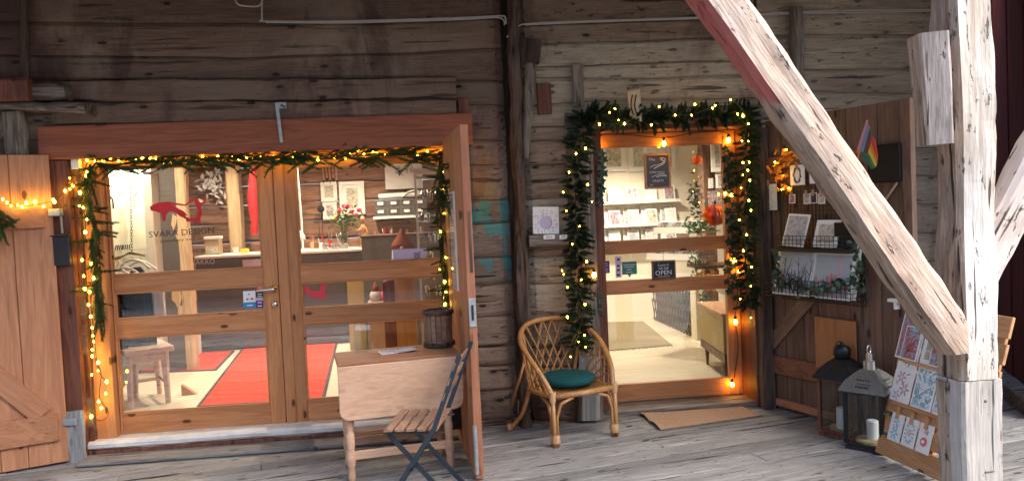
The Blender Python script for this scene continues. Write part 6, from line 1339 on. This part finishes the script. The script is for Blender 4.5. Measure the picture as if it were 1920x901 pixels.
for s_ in (-1, 1):
    y = s_*(SWd/2-.03)
    MB().beam((-SDp/2, y, fz_-.03), (SDp/2+.02, y, fz_-.03), .006, .022, (0, 1, 0)).build('seat_rail', 'bluesteel', fch, local=True)
    y1 = s_*(SWd/2+.004); y2 = s_*(SWd/2-.045)
    b0, b1, b2 = V((-SDp/2-.02, y1, .0)), V((SDp/2-.02, y1, fz_+.0)), V((SDp/2+.135, y1, .84))
    MB().beam(b0, b1, .026, .010, (0, 1, 0)).beam(b1-(b1-b0).normalized()*.002, b2, .026, .0098, (0, 1, 0)).build('back_leg_frame', 'bluesteel', fch, local=True)
    MB().beam((-SDp/2+.02, y2, fz_-.035), (SDp/2+.07, y2, .0), .026, .010, (0, 1, 0)).build('front_leg_frame', 'bluesteel', fch, local=True)
    MB().tube([(-.0, y1-s_*.06, .232), (-.0, y1+s_*.012, .232)], .009, 8).build('pivot', 'iron', fch, local=True)
MB().beam((-SDp/2-.01, -SWd/2, .03), (-SDp/2-.01, SWd/2, .03), .012, .012).build('foot_bar', 'bluesteel', fch, local=True); MB().beam((SDp/2+.06, -SWd/2+.04, .03), (SDp/2+.06, SWd/2-.04, .03), .012, .012).build('foot_bar', 'bluesteel', fch, local=True)
for z in (.62, .70, .78): x = SDp/2-.02+.155*(z-fz_)/.39; MB().obox((x-.008, 0, z), (0, 1, 0), (.93, 0, -.37), (.37, 0, .93), SWd+.02, .012, .05).build('back_slat', 'slat', fch, bevel=.003, local=True)
# ================================================================== PRINT ON THE LEDGE, TAG, CABLES
lgx = rectY(992, 439, 1066, 460, -.10); ldg = tag(rough_beam((lgx[0], -.065, (lgx[2]+lgx[3])/2), (lgx[1], -.065, (lgx[2]+lgx[3])/2), lgx[3]-lgx[2], .10, 95, .004, up=(0, 1, 0), round_=.008).build('print_ledge', 'weathered_x'), 'small grey wooden ledge left of the garland carrying a print and price tags', 'ledge')
a, b = onY(997, 389, -.05), onY(1049, 438, -.07); pr_ = thing('canvas_print', 'white canvas print of an apple wreath leaning on the small ledge', 'print', ((a.x+b.x)/2, -.07, lgx[3]))
up_ = V((.045, .12, 1)).normalized(); ax = V((1, 0, -.045)).normalized(); c0 = V(((a.x+b.x)/2-.004, -.085, lgx[3]+.003)); ph = a.z-lgx[3]; pwd = b.x-a.x; nn = up_.cross(ax); nn = nn if nn.y < 0 else -nn
MB().obox(c0+up_*(ph/2)-nn*.008, ax, nn, up_, pwd, .018, ph).build('canvas', 'paper', pr_, bevel=.002)
cc2 = c0+up_*(ph*.42)+nn*.0018; mb = MB().prism([cc2+ax*(.046*math.cos(x*.524))+up_*(.050*math.sin(x*.524)) for x in range(12)], nn*.0005); mb.build('apple_shade', 'ink_grey', pr_); MB().prism([cc2-ax*.005+nn*.0008+ax*(.043*math.cos(x*.524))+up_*(.048*math.sin(x*.524)) for x in range(12)], nn*.0005).build('apple', 'lilac', pr_)
mb = [MB(), MB()]
for i in range(60):
    a = rr.uniform(0, 6.28); r = rr.uniform(.055, .10); p = cc2+ax*(r*math.cos(a))+up_*(r*math.sin(a)*.95); q1 = ax*math.cos(a+.6)+up_*math.sin(a+.6); q2 = up_*math.cos(a+.6)-ax*math.sin(a+.6)
    if abs((p-c0).dot(ax)) < pwd/2-.012 and 0.01 < (p-c0).dot(up_) < ph-.01: mb[i % 2].prism([p-q1*.009, p-q2*.003, p+q1*.009, p+q2*.003], nn*.0005)
mb[0].build('leaf_marks', 'ink_grey', pr_); mb[1].build('leaf_marks', 'ink_pink', pr_)
for px0, px1, s_ in ((1019, 1040, 'SALE'), (1049, 1063, '275')):
    xa_, xb_, za_, zb_ = rectY(px0, 440, px1, 448, -.118); t = thing('price_tag', f'little white price tag reading {s_} on the wooden ledge', 'tag', (xa_, -.118, za_)); MB().box(xa_, xb_, -.122, -.118, za_, zb_).build('card', 'paper', t)
    text(s_, .026, frameM(((xa_+xb_)/2, -.1225, (za_+zb_)/2), (1, 0, .03), (-.03, 0, 1)), 'ink', t, sx=.9)
# wooden tag over the small door
p = onY(1190, 166, -.13); q = onY(1190, 224, -.13); wt = thing('wooden_tag', 'pale wooden plaque with a dark looped mark hanging over the small door', 'plaque', tuple(p))
xa_, xb_, za_, zb_ = rectY(1178, 168, 1200, 224, -.13)
MB().prism([(xa_, -.13, zb_-.015), (xb_, -.145, zb_), (xb_+.006, -.145, za_-.02), (xa_+.012, -.13, za_+.02)], (0, .015, 0)).build('board', 'beige_post', wt)
for px in (1186, 1193): MB().tube(bez([onY(px, 178, -.148), onY(px-3, 198, -.148), onY(px+2, 216, -.148)], 4), .005, 5).build('mark', 'ink', wt)
MB().beam(onY(1177, 166, -.14), onY(1208, 160, -.04), .02, .02).build('peg', 'weathered_x', wt)
# twin white cables
def cable(pl, lab, Y=-.045, r=.0055):
    tag(MB().tube(bez([onY(a, b, Y) for a, b in pl], 5), r, 6).build('cable', 'cable'), lab, 'cable')
cable([(440, -6), (444, 6), (454, 11), (483, 12), (491, 4), (493, -8)], 'white cable loop at the top edge left of centre')
cable([(492, -8), (491, 20), (492, 36), (500, 40), (640, 40), (760, 37), (880, 33), (938, 30), (947, 33), (949, 45)], 'white cable along the logs from the corner down to the notch post, upper strand', r=.006)
cable([(498, 42), (640, 43), (760, 40), (880, 36), (930, 33), (944, 38), (946, 47)], 'white cable along the logs left of the notch post, lower strand', Y=-.05, r=.005)
cable([(950, 70), (970, 52), (986, 45), (1060, 41), (1150, 38), (1300, 33), (1480, 23), (1600, 20), (1760, 18)], 'white cable along the logs over the small door, upper strand', r=.005)
cable([(984, 47), (1060, 43.5), (1180, 39), (1320, 34.5), (1480, 26), (1600, 23.5), (1760, 21)], 'white cable along the logs over the small door, lower strand', Y=-.05, r=.0045)
# ================================================================== GARLANDS AND LIGHTS
rg2 = random.Random(21)
def sprig_mesh(name, L, n, nl, nw, m, droop=.1, seed=0, flat=.5):
    r = random.Random(seed); mb = MB()
    mb.tube([(0, 0, 0), (0, -droop*L*.3, L*.5), (0, -droop*L, L)], [.0025, .002, .001], 4)
    for i in range(n):
        t = (i+.5)/n; a = r.uniform(0, 6.283); d = V((math.cos(a), math.sin(a)*flat, .75+.3*t)).normalized(); p = V((0, -droop*L*t*t, L*t)); l = nl*(1-.35*t)*r.uniform(.8, 1.15); b = d.cross(V((r.uniform(-1, 1), r.uniform(-1, 1), r.uniform(-1, 1)))).normalized()*nw
        mb.add([p-b*.5, p+d*l*.5-b*.9, p+d*l, p+d*l*.5+b*.9, p+b*.5], [(0, 1, 2, 3, 4)])
    return mb.mesh(name, [m])
def orient(p, d, roll, s=1.0):
    d = d.normalized(); u = d.orthogonal().normalized(); w_ = d.cross(u); c, s_ = math.cos(roll), math.sin(roll); x = u*c+w_*s_; y = d.cross(x)
    return Matrix(((x.x*s, y.x*s, d.x*s, p.x), (x.y*s, y.y*s, d.y*s, p.y), (x.z*s, y.z*s, d.z*s, p.z), (0, 0, 0, 1)))
FIR = [sprig_mesh('fir_sprig', .17, 170, .030, .0022, 'fir', .15, s_, .45) for s_ in range(4)]
PVC = [sprig_mesh('fir_sprig', .125, 150, .032, .0040, 'fir_dark', .05, 10+s_, 1.0) for s_ in range(4)]
def garland(lab, path, n, meshes, spread, rad_, loc, sc_=(.8, 1.15), group=None, down=0.0, cat='garland'):
    t = thing('fir_garland', lab, cat, tuple(loc), group=group)
    MB().tube(bez(path, 4), .006, 5).build('stem', 'stem', t); iv = WM[t.name].inverted()
    for p, tg in along(bez(path, 6), n):
        u = tg.orthogonal().normalized(); w_ = tg.cross(u); a = rg2.uniform(0, 6.283); rd_ = u*math.cos(a)+w_*math.sin(a)
        if rd_.y > .3: rd_.y *= -.6
        d = tg*rg2.choice((1, 1, -.6))*(1-spread) + rd_*spread + V((0, 0, -down))
        link('sprig', rg2.choice(meshes), t, local_matrix=iv @ orient(p+rd_*rad_*rg2.random(), d, rg2.uniform(0, 6.28), rg2.uniform(*sc_)))
    return t
gy_ = -.005
GP = lambda l, Y=gy_: [onY(a, b, Y) for a, b in l]
garland('spruce garland hanging down the left jamb of the glazed doors', GP([(182, 300), (170, 325), (168, 360), (174, 400), (178, 450), (182, 500), (185, 550), (189, 600)]), 110, FIR, .20, .025, onY(180, 450, gy_), (.6, .9), down=.5)
gy_ = .03
garland('spruce garland strung along the head of the glazed doors', GP([(175, 305), (225, 308), (290, 300), (345, 300), (385, 296), (440, 297), (500, 300), (545, 292), (600, 298), (650, 291), (720, 292), (780, 289), (828, 290)]), 150, FIR, .30, .03, onY(500, 298, gy_), (.75, 1.1), down=.05)
garland('spruce garland hanging down right of the glazed doors', GP([(826, 292), (824, 330), (824, 380), (828, 430), (832, 480), (834, 530), (836, 575)]), 92, FIR, .2, .02, onY(828, 430, gy_), (.55, .8), down=.5)
garland('spruce sprays drooping between the doorway and the open board door', [onY(840, 345, .02), onY(846, 385, -.0), onY(848, 410, -.0)], 16, FIR, .3, .015, onY(845, 370, 0), (.6, .85), down=.4)
q0 = l0+ld*.42+ln*.04; garland('spruce spray with lights hung on the open board door', [V((q0.x, q0.y, onY(862, 306, q0.y).z)), V((q0.x-.01, q0.y, onY(862, 345, q0.y).z)), V((q0.x, q0.y, onY(866, 385, q0.y).z))], 26, FIR, .4, .02, q0, (.6, .8), down=.3)
wr = garland('edge of a green wreath on the pine shutter at the left border', [onP(-12, 385)+sn*.05, onP(0, 415)+sn*.05, onP(-8, 450)+sn*.05], 30, FIR, .5, .03, onP(0, 415)+sn*.05, (.6, .9), cat='wreath')
gY = -.09
garland('thick dark green fir garland left of the single glazed door', GP([(1098, 208), (1090, 260), (1082, 320), (1079, 390), (1083, 460), (1085, 530), (1084, 600), (1082, 650)], gY), 290, PVC, .84, .04, onY(1082, 430, gY), (.5, .8))
garland('thick dark green fir garland over the single glazed door', GP([(1090, 215), (1125, 215), (1160, 222), (1205, 226), (1250, 220), (1300, 222), (1345, 214), (1405, 208)], gY), 235, PVC, .82, .035, onY(1250, 220, gY), (.46, .78))
garland('thick dark green fir garland right of the single glazed door', GP([(1405, 206), (1400, 260), (1396, 320), (1396, 390), (1397, 460), (1399, 530), (1402, 575)], gY), 270, PVC, .84, .04, onY(1398, 390, gY), (.48, .76))
# ivy on the inner frame
def ivy(lab, path, n, Y, size, wob):
    t = thing('ivy_garland', lab, 'ivy', tuple(onY(*path[len(path)//2], Y))); P = bez([onY(a, b, Y) for a, b in path], 5); MB().tube(P, .003, 4).build('stem', 'stem', t)
    for i, (p, tg) in enumerate(along(P, n)):
        s_ = size*rg2.uniform(.8, 1.15); c = p+V((wob*(1 if i % 2 else -1)*rg2.uniform(.4, 1), -.012-.02*rg2.random(), rg2.uniform(-.01, .01))); a = rg2.uniform(-.5, .5)
        out = [(0, 1.0), (.35, .42), (.95, .35), (.62, -.15), (.7, -.75), (.0, -.5), (-.7, -.75), (-.62, -.15), (-.95, .35), (-.35, .42)]
        vs = [c+V((math.cos(a)*x-math.sin(a)*z, -.1*abs(x)+rg2.uniform(-.15, .15), math.sin(a)*x+math.cos(a)*z))*s_ for x, z in out]+[c+V((0, .12*s_, 0))]
        MB().add(vs, [(j, (j+1) % 10, 10) for j in range(10)]).build('leaf', 'leaf', t)
    return t
ivy('ivy strand with star shaped leaves inside the left frame of the small door', [(1128, 280), (1128, 320), (1127, 350), (1122, 385)], 8, .10, .042, .010)
ivy('ivy strand with dark leaves down the right frame of the small door', [(1366, 275), (1364, 330), (1368, 390), (1372, 450), (1366, 510), (1372, 560)], 30, ry-.02, .040, .03)
ivy('ivy sprigs on the left jamb below the garland bulbs', [(1112, 535), (1116, 570), (1112, 600)], 9, .0, .038, .03)
# string lights
BULB = MB().ball((0, 0, 0), .0085, 6, sq=(1, 1, 1.25)).mesh('bulb', 'bulb', True)
BULB2 = MB().ball((0, 0, 0), .0058, 6, sq=(1, 1, 1.25)).mesh('bulb', 'bulb', True)
def lights(lab, wires, bulbs, loc, m='wire_green', bm_=None):
    t = thing('string_lights', lab, 'string lights', tuple(loc)); iv = WM[t.name].inverted()
    for wv in wires: MB().tube(bez(wv, 5), .0028, 4).build('wire', m, t)
    for p in bulbs: link('bulb', bm_ or BULB, t, local_matrix=iv @ Matrix.Translation(p) @ Matrix.Scale(rg2.choice((.7, .85, 1.0, 1.2)), 4))
    return t
ly = -.035
def B(l, Y=ly): return [onY(a, b, Y) for a, b in l]
ly0 = ly
topb = [(163, 300), (178, 303), (193, 300), (207, 297), (222, 301), (238, 299), (255, 297), (267, 296), (281, 295), (292, 299), (305, 304), (322, 303), (345, 300), (366, 305), (380, 295), (408, 293), (436, 293), (448, 298), (462, 297), (474, 296), (489, 295), (513, 295), (528, 300), (551, 294), (570, 283), (596, 299), (628, 295), (648, 296), (655, 287), (671, 282), (683, 289), (699, 284), (706, 287), (722, 290), (745, 286), (753, 290), (775, 285), (783, 290), (801, 284), (812, 291), (826, 285)]
leftb = [(130, 334), (137, 347), (163, 322), (161, 330), (150, 361), (149, 386), (156, 389), (163, 411), (160, 435), (154, 487), (171, 494), (157, 517), (176, 521), (159, 541), (168, 547), (166, 571), (170, 593), (173, 614), (174, 629), (176, 640), (173, 655), (173, 667), (184, 679), (184, 694), (172, 702), (200, 715), (198, 737), (185, 752), (190, 764), (171, 780)]
shb = [(6, 374), (14, 380), (22, 386), (34, 385), (42, 388), (50, 381), (66, 379), (82, 387), (100, 375), (102, 379), (122, 358), (131, 354)]
rightb = [(838, 305), (841, 315), (833, 322), (838, 348), (829, 355), (836, 482), (834, 528), (836, 547), (834, 570), (824, 504), (826, 434), (832, 400)]
leafb_ = [(857, 313), (858, 325), (861, 345), (858, 362), (872, 326), (872, 364), (866, 380), (850, 330), (846, 345)]
shw = [onP(a, b)+sn*.05 for a, b in ((-10, 372), (10, 378), (40, 386), (70, 383), (100, 376))]+[onY(125, 355, -.07), onY(150, 330, -.03), onY(165, 305, .0)]
lights('warm fairy lights looped across the shutter and down the left jamb', [shw, B([(163, 305), (152, 345), (146, 372), (158, 400), (160, 440), (155, 490), (158, 540), (168, 590), (172, 640), (174, 700), (172, 775)]), B([(166, 600), (178, 670), (190, 700), (186, 740), (196, 760), (203, 775), (193, 787), (180, 785), (172, 770)]), B([(175, 525), (170, 560), (176, 620), (184, 690), (200, 715)])], [onP(a, b)+sn*.055 for a, b in shb[:10]]+[onY(a, b, -.075) for a, b in shb[10:]]+B(leftb), onY(165, 500, ly))
tw = [topb[i] for i in range(0, len(topb), 3)]
lights('warm fairy lights along the garland at the head of the doors', [B(tw, .02), B([(a, b+4*math.sin(a)) for a, b in topb[1::4]], .02)], B(topb, .015), onY(500, 295, ly))
lights('warm fairy lights in the garland right of the doors and on the board door', [B([(826, 288), (836, 310), (838, 350), (830, 400), (828, 440), (834, 490), (836, 575)]), B([(838, 330), (850, 332), (860, 345), (858, 365)], -.05)], B(rightb)+B(leafb_, -.15), onY(835, 430, ly))
gl = .105
gb1 = [(1067, 323), (1102, 346), (1080, 288), (1098, 278), (1056, 360), (1062, 395), (1087, 424), (1073, 457), (1054, 507), (1057, 514), (1064, 538), (1064, 594), (1097, 570), (1100, 490), (1090, 524), (1096, 628), (1098, 650), (1070, 668), (1110, 378), (1085, 640)]
gb2 = [(1124, 233), (1153, 204), (1160, 225), (1171, 232), (1221, 234), (1236, 200), (1266, 216), (1297, 216), (1303, 196), (1336, 203), (1370, 187), (1383, 214), (1393, 218), (1393, 215), (1341, 198), (1143, 211)]
gb3 = [(1403, 232), (1391, 264), (1405, 304), (1393, 305), (1402, 319), (1393, 328), (1406, 338), (1408, 394), (1386, 412), (1404, 376), (1408, 536), (1388, 560), (1408, 595), (1403, 265), (1400, 440), (1394, 470), (1409, 500), (1390, 352)]
lights('warm fairy lights in the green garland left of the small door', [GP([(1090, 240), (1070, 320), (1100, 350), (1060, 400), (1085, 430), (1056, 510), (1095, 570), (1070, 668)], gY-.1)], B(gb1, gY-gl), onY(1080, 450, gY-.1), bm_=BULB2)
lights('warm fairy lights in the green garland over the small door', [GP([(1120, 230), (1170, 230), (1236, 202), (1290, 216), (1370, 190), (1400, 220)], gY-.1)], B(gb2, gY-gl), onY(1250, 215, gY-.1), bm_=BULB2)
lights('warm fairy lights in the green garland right of the small door', [GP([(1400, 225), (1393, 300), (1406, 340), (1390, 410), (1400, 470), (1405, 540), (1408, 595)], gY-.1)], B(gb3, gY-gl), onY(1398, 420, gY-.1), bm_=BULB2)
# edison bulbs round the small door
ed_ = thing('bulb_string', 'string of large amber filament bulbs around the small glazed door', 'string lights', tuple(onY(1245, 260, ry-.03)))
MB().tube(bez([onY(a, b, ry-.03) for a, b in ((1116, 395), (1112, 330), (1117, 262), (1160, 252), (1245, 258), (1310, 248), (1368, 252), (1386, 300), (1384, 400), (1378, 480), (1383, 560), (1378, 595), (1384, 650), (1376, 710))], 5), .0035, 5).build('wire', 'black', ed_)
for px, py in ((1121, 270), (1245, 268), (1366, 262), (1119, 393), (1114, 514), (1377, 487), (1379, 602), (1373, 719), (1360, 362), (1372, 365), (1385, 508)):
    p = onY(px, py, ry-.045 if px > 1116 else -.10); s_ = .85 if (px, py) not in ((1360, 362), (1372, 365), (1385, 508)) else .55
    sk = MB().lathe([(.012*s_, .018*s_), (.014*s_, .04*s_), (.006*s_, .05*s_)], 8, p).build('socket', 'black', ed_)
    MB().lathe([(.010*s_, .018*s_), (.016*s_, .006*s_), (.019*s_, -.008*s_), (.014*s_, -.022*s_), (.004*s_, -.030*s_)], 10, p).build('bulb', 'edison', sk, smooth=True)
# red berries in the garland
for i, (px, py) in enumerate(((1398, 362), (1094, 497), (1394, 545), (1064, 402), (1402, 280), (1104, 620))):
    tag(MB().ball(onY(px, py, gY-.1), .008, 8).build('berry', 'red', smooth=True), ['red berry in the right garland above the middle', 'red berry low in the left garland', 'red berry near the bottom of the right garland', 'red berry halfway up the left garland', 'red berry high in the right garland', 'red berry at the foot of the left garland'][i], 'berry')
